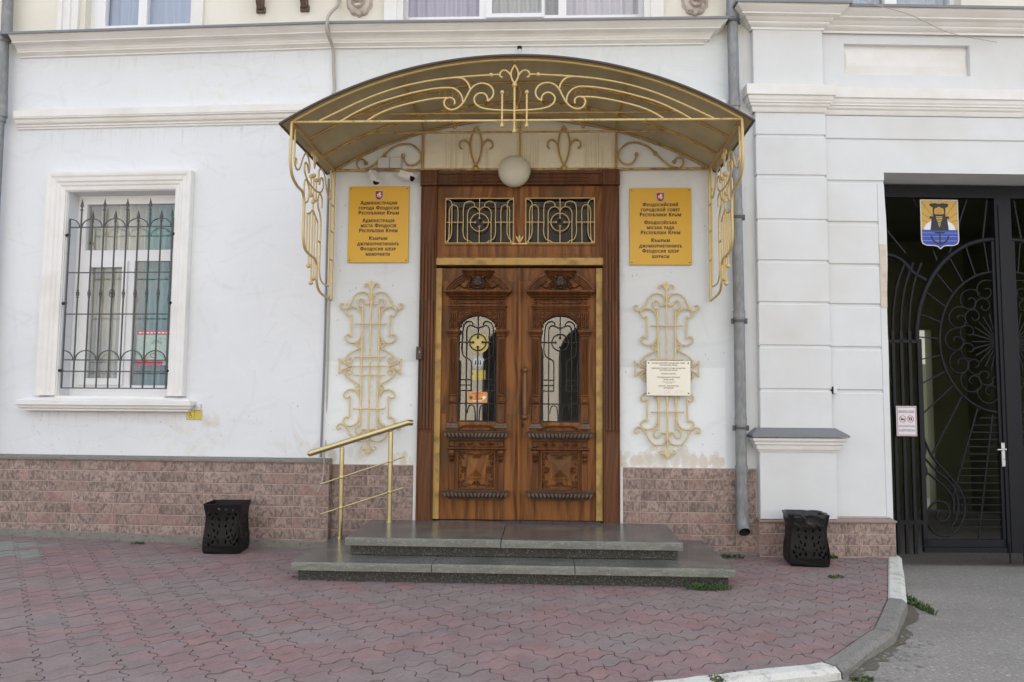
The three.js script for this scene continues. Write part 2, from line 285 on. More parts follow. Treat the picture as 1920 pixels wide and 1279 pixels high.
// ---------- main building ----------
const main = thing('administration_building', 'white plastered building with carved double door under an arched canopy', 'building');
// wall colours: an older, greyer coat with a brighter repainted band below, flaked plaster beside the door
const wallRect = [-2.0, 2.4, -0.2, 5.3];
function wallCanvas(draw2, base) {
  return (x, w, h) => {
    x.fillStyle = base; x.fillRect(0, 0, w, h); draw2(x, w, h);
    const im = x.getImageData(0, 0, w, h), d = im.data;
    for (let j = 0; j < h; j++) for (let i = 0; i < w; i++) { const n = 0.965 + 0.045 * fbm(i / w * 7, j / h * 9, 99, 4) + 0.008 * vn(i / 3, j / 3) , k = (j * w + i) * 4; for (let q = 0; q < 3; q++) d[k + q] *= n; }
    x.putImageData(im, 0, 0);
  };
}
function cracks(x, X, Y, list) { for (const [mx, my, len, a] of list) { x.strokeStyle = `rgba(150,146,138,${rr(0.15, 0.35)})`; x.lineWidth = rr(0.5, 1.0); x.beginPath(); let px = X(mx), py = Y(my), d = a; x.moveTo(px, py); const n = Math.round(len / 0.03); for (let i = 0; i < n; i++) { d += rr(-0.5, 0.5); px += Math.cos(d) * 6; py += Math.sin(d) * 6; x.lineTo(px, py); } x.stroke(); } }
function runs(x, X, Y, x0, x1, y, n, c) { for (let i = 0; i < n; i++) { const px = X(rr(x0, x1)), py = Y(y), l = rr(8, 60), w = rr(1, 5); x.fillStyle = c; for (let k = 0; k < 5; k++) x.fillRect(px + rr(-1, 1), py + l * k / 5 * rr(0.6, 1), w * (1 - k / 7), l / 4); } }
function trowel(x, w, h, n) { for (let i = 0; i < n; i++) { x.strokeStyle = rnd() < 0.5 ? 'rgba(255,255,255,0.05)' : 'rgba(120,120,115,0.035)'; x.lineWidth = rr(2, 12); const px = rr(0, w), py = rr(0, h), a = rr(-0.6, 0.6) + (rnd() < 0.4 ? 1.57 : 0), l = rr(20, 110); x.beginPath(); x.moveTo(px, py); x.quadraticCurveTo(px + Math.cos(a) * l * 0.5 + rr(-12, 12), py + Math.sin(a) * l * 0.5 + rr(-12, 12), px + Math.cos(a) * l, py + Math.sin(a) * l); x.stroke(); } }
const centreMap = canvasTex(1024, 1280, wallCanvas((x, w, h) => {
  const X = (m) => (m - wallRect[0]) / 4.4 * w, Y = (m) => h - (m - wallRect[2]) / 5.5 * h;
  const blot = (mx, my, r, n, c) => { x.fillStyle = c; for (let i = 0; i < n; i++) { x.beginPath(); const a = rr(0, 7), q = r * Math.sqrt(rnd()); x.ellipse(X(mx + Math.cos(a) * q), Y(my + Math.sin(a) * q * 0.5), rr(3, 9), rr(3, 14), rr(-0.3, 0.3), 0, 7); x.fill(); } };
  x.fillStyle = 'rgb(229,234,237)';                       // the repainted lower band
  x.fillRect(X(-2), Y(1.80), X(-0.9) - X(-2), Y(-0.2) - Y(1.80)); x.fillRect(X(0.9), Y(1.76), X(1.98) - X(0.9), Y(-0.2) - Y(1.76));
  trowel(x, w, h, 700); cracks(x, X, Y, [[1.85, 2.6, 0.3, 1.8], [-1.02, 1.4, 0.25, 1.5], [1.75, 4.7, 0.3, 2.6]]); runs(x, X, Y, -1.9, 2.0, 4.95, 26, 'rgba(170,160,140,0.05)'); runs(x, X, Y, 1.9, 2.15, 4.1, 14, 'rgba(140,132,116,0.08)');
  for (const [a, b, hh] of [[0.99, 1.16, 0.10], [1.2, 1.42, 0.05], [1.5, 1.66, 0.13], [1.66, 1.84, 0.17], [1.78, 1.92, 0.09]]) blot((a + b) / 2, 0.86, (b - a) * 0.75, 22, 'rgba(212,204,192,0.5)');
  blot(1.42, 0.93, 0.2, 26, 'rgba(210,203,192,0.45)'); blot(1.2, 0.84, 0.3, 26, 'rgba(206,198,186,0.45)');
  blot(-1.1, 0.86, 0.12, 14, 'rgba(214,205,180,0.4)'); blot(-1.55, 0.9, 0.12, 10, 'rgba(217,210,200,0.4)'); blot(-1.84, 0.88, 0.08, 12, 'rgba(205,200,188,0.4)');
  for (let i = 0; i < 60; i++) { x.fillStyle = 'rgba(150,142,130,0.5)'; x.fillRect(X(rnd() < 0.5 ? rr(-1.85, -1.0) : rr(1.0, 2.1)), Y(rr(0.9, 3.6)), rr(1, 3), rr(1, 5)); }
}, 'rgb(217,222,225)'), wallRect);
const leftRect = [-7.4, -1.8, -0.2, 5.3];
const leftMap = canvasTex(1280, 1280, wallCanvas((x, w, h) => {
  const X = (m) => (m - leftRect[0]) / 5.6 * w, Y = (m) => h - (m - leftRect[2]) / 5.5 * h;
  const smear = (mx, my, r, n, c) => { x.fillStyle = c; for (let i = 0; i < n; i++) { x.beginPath(); const a = rr(0, 7), q = r * Math.sqrt(rnd()); x.ellipse(X(mx + Math.cos(a) * q), Y(my + Math.sin(a) * q * 0.45), rr(6, 26), rr(3, 10), rr(0, 3), 0, 7); x.fill(); } };
  trowel(x, w, h, 900); cracks(x, X, Y, [[-4.75, 1.2, 0.2, 1.2], [-3.2, 3.9, 0.25, 0.7], [-2.4, 2.2, 0.25, 1.5], [-4.6, 4.7, 0.25, 2.7]]); runs(x, X, Y, -5.2, -1.95, 4.18, 46, 'rgba(160,150,128,0.06)'); runs(x, X, Y, -5.2, -1.95, 4.95, 40, 'rgba(165,155,135,0.05)'); runs(x, X, Y, -4.9, -3.3, 1.29, 22, 'rgba(160,150,130,0.07)');
  smear(-2.6, 4.48, 0.6, 40, 'rgba(214,205,184,0.10)'); smear(-3.7, 4.45, 0.7, 30, 'rgba(214,205,184,0.07)'); smear(-3.3, 1.0, 0.35, 24, 'rgba(206,196,176,0.10)'); smear(-3.05, 1.2, 0.12, 14, 'rgba(200,190,172,0.16)'); smear(-2.1, 0.95, 0.3, 30, 'rgba(205,200,190,0.14)');
  for (let i = 0; i < 40; i++) { x.fillStyle = 'rgba(168,160,148,0.55)'; x.fillRect(X(rr(-5.2, -2)), Y(rr(0.9, 1.4)), rr(1, 3), rr(1, 4)); }
}, 'rgb(222,226,231)'), leftRect);
M.wallC = std({ map: centreMap, bumpMap: fineBump, bumpScale: 0.0006, roughness: 0.86 });
M.wallL = std({ map: leftMap, bumpMap: fineBump, bumpScale: 0.0006, roughness: 0.86 });

const upB = 5.06;                                          // foot of the upper storey, hidden behind the cornice
obj('wall', slab(rect(XL, 2.19, -0.3, upB), [rect(-0.82, 0.82, -0.2, 3.56)], -0.35, 0), M.wallC, main);
obj('wall', slab(rect(-13, XL, -0.3, upB), [rect(-4.63, -3.49, 1.42, 3.53)], -0.35, 0), M.wallL, main, { m: ML });
obj('upper_wall', slab(rect(XL, 2.19, upB, 7.2), [rect(-1.27, 1.31, 5.12, 6.9)], -0.35, -0.004), M.cream, main);
obj('upper_wall', slab(rect(-13, XL, upB, 7.2), [rect(-4.56, -3.38, 5.12, 6.9)], -0.35, -0.004), M.cream, main, { m: ML });
// top cornice, lead flashing and string course
const cornP = [[0, 4.962], [0.022, 4.962], [0.022, 4.978], [0.032, 4.982], [0.045, 4.992], [0.062, 4.998], [0.062, 5.012], [0.068, 5.016], [0.075, 5.034], [0.095, 5.052], [0.13, 5.062], [0.15, 5.066], [0.15, 5.078], [0.16, 5.086], [0.185, 5.108], [0.205, 5.122], [0.205, 5.132], [0, 5.134]];
const strP = [[0, 4.196], [0.016, 4.196], [0.016, 4.214], [0.03, 4.218], [0.03, 4.236], [0.052, 4.246], [0.06, 4.262], [0.064, 4.282], [0.084, 4.290], [0.084, 4.300], [0.09, 4.304], [0.092, 4.372], [0, 4.378]];
const flashP = [[-0.004, 5.1345], [0.222, 5.1345], [0.224, 5.124], [0.229, 5.124], [0.229, 5.147], [-0.004, 5.17]];
obj('cornice', sweep(cornP, [[XL, 0], [1.80, 0], [1.80, -0.1]]), M.trim, main);
obj('cornice', sweep(cornP, [[-5.24, 0], [XL, 0]]), M.trim, main, { m: ML });
obj('flashing', sweep(flashP, [[XL + 0.01, 0], [2.018, 0]]), M.flash, main);
obj('flashing', sweep(flashP, [[-5.34, 0], [XL, 0]]), M.flash, main, { m: ML });
obj('string_course', sweep(strP, [[XL, 0], [1.915, 0], [1.915, -0.1]]), M.trim, main);
obj('string_course', sweep(strP, [[-5.22, 0], [XL, 0]]), M.trim, main, { m: ML });

// tiled plinth: stone-look tiles, each printed with two or three blocks
const tileDesigns = 14;
const tileTex = canvasTex(1024, 1792, (x, w, h) => {
  const th = h / tileDesigns, im = x.createImageData(w, h), d = im.data;
  for (let t = 0; t < tileDesigns; t++) {
    const cuts = t % 3 === 0 ? [0, rr(0.35, 0.65), 1] : [0, rr(0.22, 0.4), rr(0.58, 0.8), 1], tw = rr(0.88, 1.1), tones = cuts.map(() => [tw * rr(0.86, 1.12), rnd()]);
    for (let j = 0; j < th; j++) for (let i = 0; i < w; i++) {
      const u = i / w; let b = 0; while (b < cuts.length - 2 && u > cuts[b + 1]) b++;
      const n = fbm((i + j * 0.7) / 52 + t * 13, (j - i * 0.25) / 46 + t * 7, 256, 5), f = vn(i / 11 + t * 31, j / 11), f2 = vn(i / 26 + 40 + t * 17, j / 24 + t * 7), dk = THREE.MathUtils.smoothstep(0.50 * n + 0.22 * f + 0.28 * f2, 0.30, 0.70);
      let c = mix([0.375, 0.278, 0.242], tones[b][1] > 0.72 ? [0.26, 0.15, 0.135] : [0.145, 0.108, 0.10], dk).map((q) => q * tones[b][0] * (0.85 + 0.3 * f));
      const edge = Math.min(...cuts.slice(1, -1).map((q) => Math.abs(u - q))); if (edge < 0.0045) c = mix(c, [0.34, 0.24, 0.21], 0.55);
      const k = ((t * th + j) * w + i) * 4; for (let q = 0; q < 3; q++) d[k + q] = sr(Math.min(1, c[q])); d[k + 3] = 255;
    }
  }
  x.putImageData(im, 0, 0);
});
M.tile = std({ map: tileTex, bumpMap: fineBump, bumpScale: 0.004, roughness: 0.5 });
M.grout = std({ map: dataTex(256, 256, (u, v) => mix([0.52, 0.40, 0.345], [0.40, 0.30, 0.255], fbm(u * 12, v * 12, 12, 4)), [0.8, 0.8]), roughness: 0.9 });
function tile(parent, x0, x1, y0, y1, z, side, m) {         // side: the tile faces +x at x = z instead of +z
  const g = fbox(x0, x1, y0, y1, -0.006, 0.0048, 0.002), p = g.attributes.position, uv = new Float32Array(p.count * 2), t = Math.floor(rnd() * tileDesigns), fl = rnd() < 0.5, full = 0.446;
  const o = rr(0, Math.max(0, 1 - (x1 - x0) / full));
  for (let i = 0; i < p.count; i++) { let u = o + (p.getX(i) - x0) / full; if (fl) u = 1 - u; uv[2 * i] = Math.min(0.998, Math.max(0.002, u)); uv[2 * i + 1] = 1 - (t + 0.04 + 0.92 * (1 - (p.getY(i) - y0) / 0.104)) / tileDesigns; }
  g.setAttribute('uv', new THREE.BufferAttribute(uv, 2));
  if (side) { g.rotateY(PI / 2); g.translate(z, 0, side); } else g.translate(0, 0, z);
  return obj('tile', g, M.tile, parent, { keepUv: true, m });
}
function tileWall(parent, xs, top, bottomFn, z, m, rowH = 0.1035) {
  for (let i = 0; i + 1 < xs.length; i++) for (let r = 0; r < 9; r++) { const y1 = top - r * rowH - 0.0042, y0 = Math.max(top - (r + 1) * rowH + 0.0042, bottomFn((xs[i] + xs[i + 1]) / 2)); if (y1 - y0 > 0.02) tile(parent, xs[i] + 0.0036, xs[i + 1] - 0.0036, y0, y1, z, 0, m); }
}
{
  const a = sub('plinth', main), b = sub('plinth', main), c = sub('plinth', main);
  obj('plinth_core', box(-7.3, -1.80, -0.3, 0.823, -0.002, 0.098), M.grout, a, { m: ML });
  obj('plinth_cap', sweep([[0.001, 0.824], [0.128, 0.824], [0.128, 0.842], [0.001, 0.862]], [[-7.3, 0.0], [-1.80, 0.0]]), M.concrete, a, { m: ML });
  const xs = [-5.26]; for (let k = 0; k < 7; k++) xs.push(-4.82 + k * 0.4465); xs.push(-1.80); xs.unshift(-5.706, -6.15);
  xs.sort((p, q) => p - q); tileWall(a, xs.filter((v, i) => i === xs.length - 1 || xs[i + 1] - v > 0.08), 0.820, (x) => 0.045 + gy(x, 0), 0.0985, ML);
  for (let r = 0; r < 8; r++) tile(a, 0.004, 0.094, 0.820 - (r + 1) * 0.1035 + 0.003, 0.820 - r * 0.1035 - 0.003, -1.7995, 0.098, ML);
  obj('footing', sweep([[0, -0.2], [0.03, -0.2], [0.024, 0.062], [0, 0.07]], [[-5.4, 0.1], [-3.0, 0.1], [-1.80, 0.1]]), M.concrete, a, { m: ML.clone().multiply(new THREE.Matrix4().set(1, 0, 0, 0, -0.02, 1, 0, -0.024, 0, 0, 1, 0, 0, 0, 0, 1)) });
  obj('plinth_core', box(-1.795, -0.985, -0.3, 0.806, -0.002, 0.014), M.grout, b);
  tileWall(b, [-1.795, -1.452, -1.005], 0.803, () => 0.0, 0.0145);
  obj('plinth_core', box(0.985, 2.255, -0.3, 0.806, -0.002, 0.014), M.grout, c);
  tileWall(c, [1.0, 1.165, 1.618, 2.062, 2.25], 0.803, () => 0.035, 0.0145);
  obj('footing', sweep([[0, -0.2], [0.05, -0.2], [0.05, 0.012], [0.0, 0.03]], [[1.6, 0.012], [2.25, 0.012]]), M.concrete, c);
  for (const [x0, x1] of [[-1.004, -0.978], [0.962, 0.9995]]) obj('plaster_edge', box(x0, x1, 0.2, 0.81, -0.01, 0.022), M.trim, main);
}

// ground-floor window in the left stretch
const pleatFn = (x0, x1, y0, y1, z, n, a) => { const v = [], N = n * 6; for (let i = 0; i < N; i++) { const s = (k) => [x0 + (x1 - x0) * k / N, z + a * Math.sin(k / 6 * 2 * PI) + a * 0.5 * Math.sin(k / 2.3)]; const A = s(i), B = s(i + 1); quad(v, [A[0], y0, A[1]], [B[0], y0, B[1]], [B[0], y1, B[1]], [A[0], y1, A[1]]); } return tris(v); };
const grounds = sub('window', main);
{
  const o = { m: ML }, w = grounds, op = [-4.63, -3.49, 1.5, 3.53];
  const fp = [[0, 0.001], [0, 0.012], [0.012, 0.02], [0.012, 0.03], [0.05, 0.036], [0.062, 0.046], [0.085, 0.05], [0.1, 0.062], [0.135, 0.066], [0.15, 0.075], [0.168, 0.078], [0.188, 0.078], [0.19, 0.001]];
  obj('surround', sweep(fp, [[-3.49, 1.45], [-3.49, 3.53], [-4.64, 3.53], [-4.64, 1.45]].reverse(), true), M.trim, w, o);
  obj('sill', sweep([[0, 1.300], [0.055, 1.300], [0.055, 1.318], [0.075, 1.328], [0.08, 1.352], [0.10, 1.358], [0.10, 1.400], [0.0, 1.436]], [[-4.90, -0.002], [-4.90, 0.03], [-3.29, 0.03], [-3.29, -0.002]]), M.trim, w, o);
  obj('sill_board', box(-4.63, -3.49, 1.425, 1.448, -0.34, 0.06), M.trim, w, o);
  const z0 = -0.22, z1 = -0.16;
  obj('frame', [slab(rect(-4.628, -3.492, 1.45, 3.528), [rect(-4.53, -3.552, 2.955, 3.44), rect(-4.53, -4.05, 1.56, 2.84), rect(-3.985, -3.552, 1.56, 2.84)], z0, z1)], M.pvc, w, o);
  obj('sash', ringFrame([-4.528, -4.052, 1.562, 2.838], [-4.455, -4.105, 1.63, 2.775], z0 + 0.012, z1 + 0.022), M.pvc, w, o);
  obj('pane', box(-4.53, -3.552, 2.95, 3.445, -0.195, -0.191), M.glass, w, o);
  obj('pane', box(-4.46, -4.10, 1.62, 2.78, -0.190, -0.186), M.glass, w, o);
  obj('pane', box(-3.99, -3.548, 1.555, 2.845, -0.195, -0.191), M.glass, w, o);
  obj('reflection_sheet', pleatFn(-3.995, -3.50, 1.5, 3.5, -0.36, 7, 0.02), std({ color: lin(0.20, 0.36, 0.33), roughness: 0.9, side: THREE.DoubleSide }), w, { m: ML, label: 'teal sheet added for the street reflection' });  // teal sheet added to imitate the street reflection in this glass
  obj('curtain_or_reflection', pleatFn(-4.62, -4.0, 1.5, 3.5, -0.40, 6, 0.03), std({ color: lin(0.58, 0.58, 0.50), roughness: 0.9, side: THREE.DoubleSide }), w, { m: ML, label: 'cream sheet added for the pale house reflection' });  // cream sheet added, coloured like the pale house mirrored in this pane
}
function room(name, x0, x1, y0, y1, z0, z1, parent, mat, m) {  // closed box behind an opening; the front is the wall itself
  const t = 0.1;
  obj(name, [box(x0 - t, x0, y0 - t, y1 + t, z0 - t, z1), box(x1, x1 + t, y0 - t, y1 + t, z0 - t, z1), box(x0, x1, y0 - t, y0, z0 - t, z1), box(x0, x1, y1, y1 + t, z0 - t, z1), box(x0, x1, y0, y1, z0 - t, z0)], mat, parent, { m });
}
room('interior_room', -5.6, -2.6, 0.6, 4.2, -3.4, -0.352, main, M.room, ML);
room('vestibule', -1.3, 1.3, 0.27, 3.9, -4.6, -0.352, main, std({ color: lin(0.20, 0.17, 0.13) }));
room('upper_room', -1.8, 1.8, 5.0, 7.4, -2.2, -0.352, main, M.room);
room('upper_room', -5.2, -2.9, 5.0, 7.4, -2.2, -0.352, main, M.room, ML);
obj('roof', box(-13.1, 2.3, 7.2, 7.35, -6, 0.35), M.flash, main);
// upper windows, cut by the top of the picture
{
  const w = sub('window', main);
  for (const pth of [[[1.225, 5.14], [1.225, 6.95]], [[-1.19, 6.95], [-1.19, 5.14]]]) obj('jamb_moulding', sweep([[0, -0.003], [0, 0.03], [0.06, 0.03], [0.065, 0.05], [0.19, 0.05], [0.19, -0.003]].map(([d, h]) => [-d, h]), pth, true), M.trim, w);
  const ops = [[-1.165, -0.43, 5.335, 6.8], [-0.31, 0.215, 5.345, 6.8], [0.235, 0.375, 5.34, 6.8], [0.455, 1.185, 5.335, 6.8]];
  obj('frame', slab(rect(-1.27, 1.31, 5.12, 6.9), ops.map((q) => rect(...q)), -0.17, -0.1), M.pvc, w);
  obj('sash', ringFrame([-0.36, 0.225, 5.31, 6.82], [-0.30, 0.205, 5.35, 6.78], -0.098, -0.07), M.pvc, w);
  for (const [x0, x1, y0, y1] of ops) obj('pane', box(x0 - 0.01, x1 + 0.01, y0 - 0.01, y1, -0.14, -0.136), M.glass, w);
  const cur = [[-1.2, -0.42, [0.42, 0.38, 0.46], 8], [-0.33, 0.22, [0.40, 0.40, 0.39], 6], [0.22, 0.39, [0.28, 0.28, 0.28], 2], [0.43, 1.22, [0.50, 0.47, 0.52], 7]];
  for (const [x0, x1, c, n] of cur) obj('curtain_or_reflection', pleatFn(x0, x1, 5.1, 6.9, -0.28, n, 0.022), std({ color: lin(...c), roughness: 0.9, side: THREE.DoubleSide }), w);
  const l = sub('window', main), o = { m: ML };
  const ol = [[-4.40, -4.035, 5.335, 6.8], [-3.945, -3.465, 5.335, 6.8]];
  obj('frame', slab(rect(-4.56, -3.38, 5.12, 6.9), ol.map((q) => rect(...q)), -0.17, -0.1), M.pvc, l, o);
  for (const [x0, x1, y0, y1] of ol) obj('pane', box(x0 - 0.01, x1 + 0.01, y0 - 0.01, y1, -0.14, -0.136), M.glass, l, o);
  for (const [x0, x1] of ol) obj('curtain_or_reflection', pleatFn(x0 - 0.05, x1 + 0.05, 5.1, 6.9, -0.26, 4, 0.015), std({ color: lin(0.38, 0.44, 0.56), roughness: 0.9, side: THREE.DoubleSide }), l, o);  // blue-grey sheets added; their colour stands in for sky mirrored in the panes
  obj('jamb_moulding', sweep([[0, -0.003], [0, 0.03], [0.07, 0.03], [0.075, 0.05], [0.15, 0.05], [0.15, 0.07], [0.2, 0.07], [0.2, -0.003]].map(([d, h]) => [-d, h]), [[-4.62, 6.95], [-4.62, 5.14]], true), M.trim, l, o);
  obj('jamb_moulding', sweep([[0, -0.003], [0, 0.035], [0.12, 0.035], [0.12, -0.003]].map(([d, h]) => [-d, h]), [[-3.39, 5.14], [-3.39, 6.95]], true), M.trim, l, o);
}
// lion masks in stucco on the upper storey
function lionGeo(s) {
  const g = [], body = new THREE.SphereGeometry(1, 20, 14), p = body.attributes.position;
  for (let i = 0; i < p.count; i++) { const x = p.getX(i), y = p.getY(i), z = p.getZ(i), a = Math.atan2(y, x), r = Math.hypot(x, y); const k = 1 + 0.05 * r * Math.sin(a * 11); p.setXYZ(i, x * 0.46 * k, y * 0.60 * k, Math.max(0, z) * 0.26); }
  body.computeVertexNormals(); g.push(body);
  g.push(ell(0, 0.02, 0.2, 0.30, 0.40, 0.20, 14), ell(0, -0.10, 0.36, 0.15, 0.13, 0.12), ell(-0.09, -0.16, 0.38, 0.1, 0.085, 0.1), ell(0.09, -0.16, 0.38, 0.1, 0.085, 0.1), ell(0, -0.03, 0.46, 0.07, 0.045, 0.05), ell(0, 0.08, 0.38, 0.06, 0.15, 0.08));
  for (const q of [-1, 1]) g.push(ell(q * 0.15, 0.15, 0.33, 0.115, 0.045, 0.07, 10, q * 0.35), ell(q * 0.135, 0.075, 0.345, 0.045, 0.03, 0.03), ell(q * 0.3, 0.36, 0.2, 0.09, 0.10, 0.07), ell(q * 0.2, -0.04, 0.3, 0.09, 0.09, 0.07));
  g.push(ell(0, -0.34, 0.3, 0.13, 0.08, 0.09), ell(0, 0.33, 0.26, 0.2, 0.1, 0.09));
  return g.map((q) => { q.scale(s, s, s); return q; });
}
M.stucco = std({ map: dataTex(256, 256, (u, v) => mix([0.62, 0.55, 0.49], [0.34, 0.27, 0.23], THREE.MathUtils.smoothstep(fbm(u * 9, v * 9, 9, 5), 0.42, 0.68)), [0.4, 0.4]), bumpMap: fineBump, bumpScale: 0.004, roughness: 0.9 });
for (const [x, y] of [[-1.64, 5.475], [1.73, 5.44]]) obj('lion_mask', merged(lionGeo(0.30)).translate(x, y, 0.0), M.stucco, main);

// ---------- the entrance: frame, transom light and two carved leaves ----------
{
  const f = sub('door_frame', main);
  for (const s of [-1, 1]) {
    const x0 = s < 0 ? -0.972 : 0.815, x1 = x0 + 0.157, top = 3.535;
    // post with sunk flutes
    const gs = [box(x0, x1, 0.27, top, -0.2, 0.035)], fl = [0.018, 0.05, 0.082, 0.114];
    fl.forEach((d) => gs.push(fbox(x0 + d, x0 + d + 0.026, 1.15, 2.95 + 0.12 * Math.sin(d * 60), 0.034, 0.05, 0.004)));
    gs.push(fbox(x0, x0 + 0.014, 0.27, top, 0.034, 0.052, 0.003), fbox(x1 - 0.012, x1, 0.27, top, 0.034, 0.052, 0.003), fbox(x0 + 0.016, x1 - 0.014, 0.27, 1.12, 0.034, 0.05, 0.003));
    obj('post', gs, M.woodFrame, f);
    obj('corner_block', [fbox(x0 - 0.006, x1 + 0.004, 3.537, 3.69, -0.2, 0.075, 0.004), fbox(x0 + 0.02, x1 - 0.022, 3.56, 3.665, 0.0745, 0.083, 0.003), ell((x0 + x1) / 2, 3.612, 0.083, 0.008, 0.008, 0.006, 8)], M.woodFrame, f);
  }
  obj('header', [box(-0.81, 0.813, 3.545, 3.672, -0.2, 0.04), fbox(-0.81, 0.813, 3.545, 3.560, 0.0395, 0.062, 0.003), fbox(-0.81, 0.813, 3.652, 3.676, 0.0395, 0.058, 0.003), fbox(-0.66, 0.66, 3.575, 3.590, 0.0395, 0.052, 0.004), fbox(-0.66, 0.66, 3.612, 3.627, 0.0395, 0.052, 0.004)], M.woodFrame, f);
  const t = sub('transom_window', main);
  const L = [-0.735, -0.058, 2.965, 3.428], R = [0.056, 0.735, 2.965, 3.428];
  obj('frame', [slab(rect(-0.814, 0.8145, 2.856, 3.544), [rect(...L), rect(...R)], -0.1, -0.005), ringFrame([L[0] - 0.016, L[1] + 0.016, L[2] - 0.016, L[3] + 0.016], L, -0.0055, 0.010), ringFrame([R[0] - 0.016, R[1] + 0.016, R[2] - 0.016, R[3] + 0.016], R, -0.0055, 0.010), fbox(-0.814, 0.8145, 2.824, 2.855, -0.1, 0.012, 0.004)], M.wood, t);
  for (const [a, b] of [[L, 0], [R, 1]]) obj('pane', box(a[0] - 0.01, a[1] + 0.01, a[2] - 0.01, a[3] + 0.01, -0.062, -0.058), M.glass, t);
  obj('gold_strip', [fbox(-0.832, 0.832, 2.752, 2.8235, -0.1, 0.03, 0.003)], M.yellow, t);
  // gold wire grille of one light, traced about its own middle
  const grille = (cx) => {
    const k = 0.0012, X = (a) => cx + (a - 527) * k, Y = (b) => 3.427 - (b - 270) * k, z = 0.004, gs = [], r = 0.0052, T = (pts) => { for (const s of [1, -1]) gs.push(tube(pts.map(([a, b]) => [cx + s * (a - 527) * k, Y(b), z]), r)); };
    gs.push(rod([X(247), Y(275), z], [X(807), Y(275), z], 0.006), rod([X(247), Y(648), z], [X(807), Y(648), z], 0.006), rod([X(247), Y(272), z], [X(247), Y(650), z], 0.006), rod([X(807), Y(272), z], [X(807), Y(650), z], 0.006));
    gs.push(rod([cx, Y(272), z], [cx, Y(440), z], r), rod([cx, Y(510), z], [cx, Y(648), z], r), ring(cx, Y(475), z, 75 * k, r, 24));
    for (const [a, b] of [[0, 1], [0, -1], [1, 0], [-1, 0]]) gs.push(ball(cx + a * 35 * k, Y(475) + b * 35 * k, z, 0.0115, 8));
    for (const s of [1, -1]) gs.push(rod([cx + s * 35 * k, Y(475), z], [cx + s * 100 * k, Y(475), z], r), rod([cx + s * 132 * k, Y(475), z], [cx + s * 280 * k, Y(475), z], r));
    T([[527, 378], [505, 352], [475, 348], [445, 362], [431, 395], [430, 470], [430, 560], [430, 648]]);
    T([[487, 342], [480, 315], [445, 300], [405, 316], [395, 355], [395, 470], [395, 570], [412, 615], [450, 632], [465, 646]]);
    T([[348, 648], [349, 500], [349, 370], [340, 340], [313, 330], [288, 344], [279, 380], [279, 500], [276, 600], [268, 646]]);
    T([[252, 284], [280, 290], [297, 315], [299, 370], [299, 480], [297, 570], [280, 615], [254, 640]]);
    return gs;
  };
  obj('grille', grille(-0.397), M.gold, t); obj('grille', grille(0.396), M.gold, t);
  obj('palmette', [0.5, 0, -0.5].map((a, i) => { const g = ell(0, 0.035, 0, 0.011, 0.042, 0.008, 8); g.rotateZ(a); g.translate(0, 2.975, 0.018); return g; }).concat([box(-0.075, 0.075, 2.958, 2.970, 0.0, 0.02)]), M.gold, t);
}
const leafTop = 2.729, leafBot = 0.292;
function deepen(leaf) { for (const c of leaf.children) if ([M.woodCarve, M.woodWorn, M.lion].includes(c.material)) { const p = c.geometry.attributes.position; for (let i = 0; i < p.count; i++) { const d = p.getZ(i) + 0.03; if (d > 0) p.setZ(i, -0.03 + d * 1.9); } c.geometry.computeVertexNormals(); } }
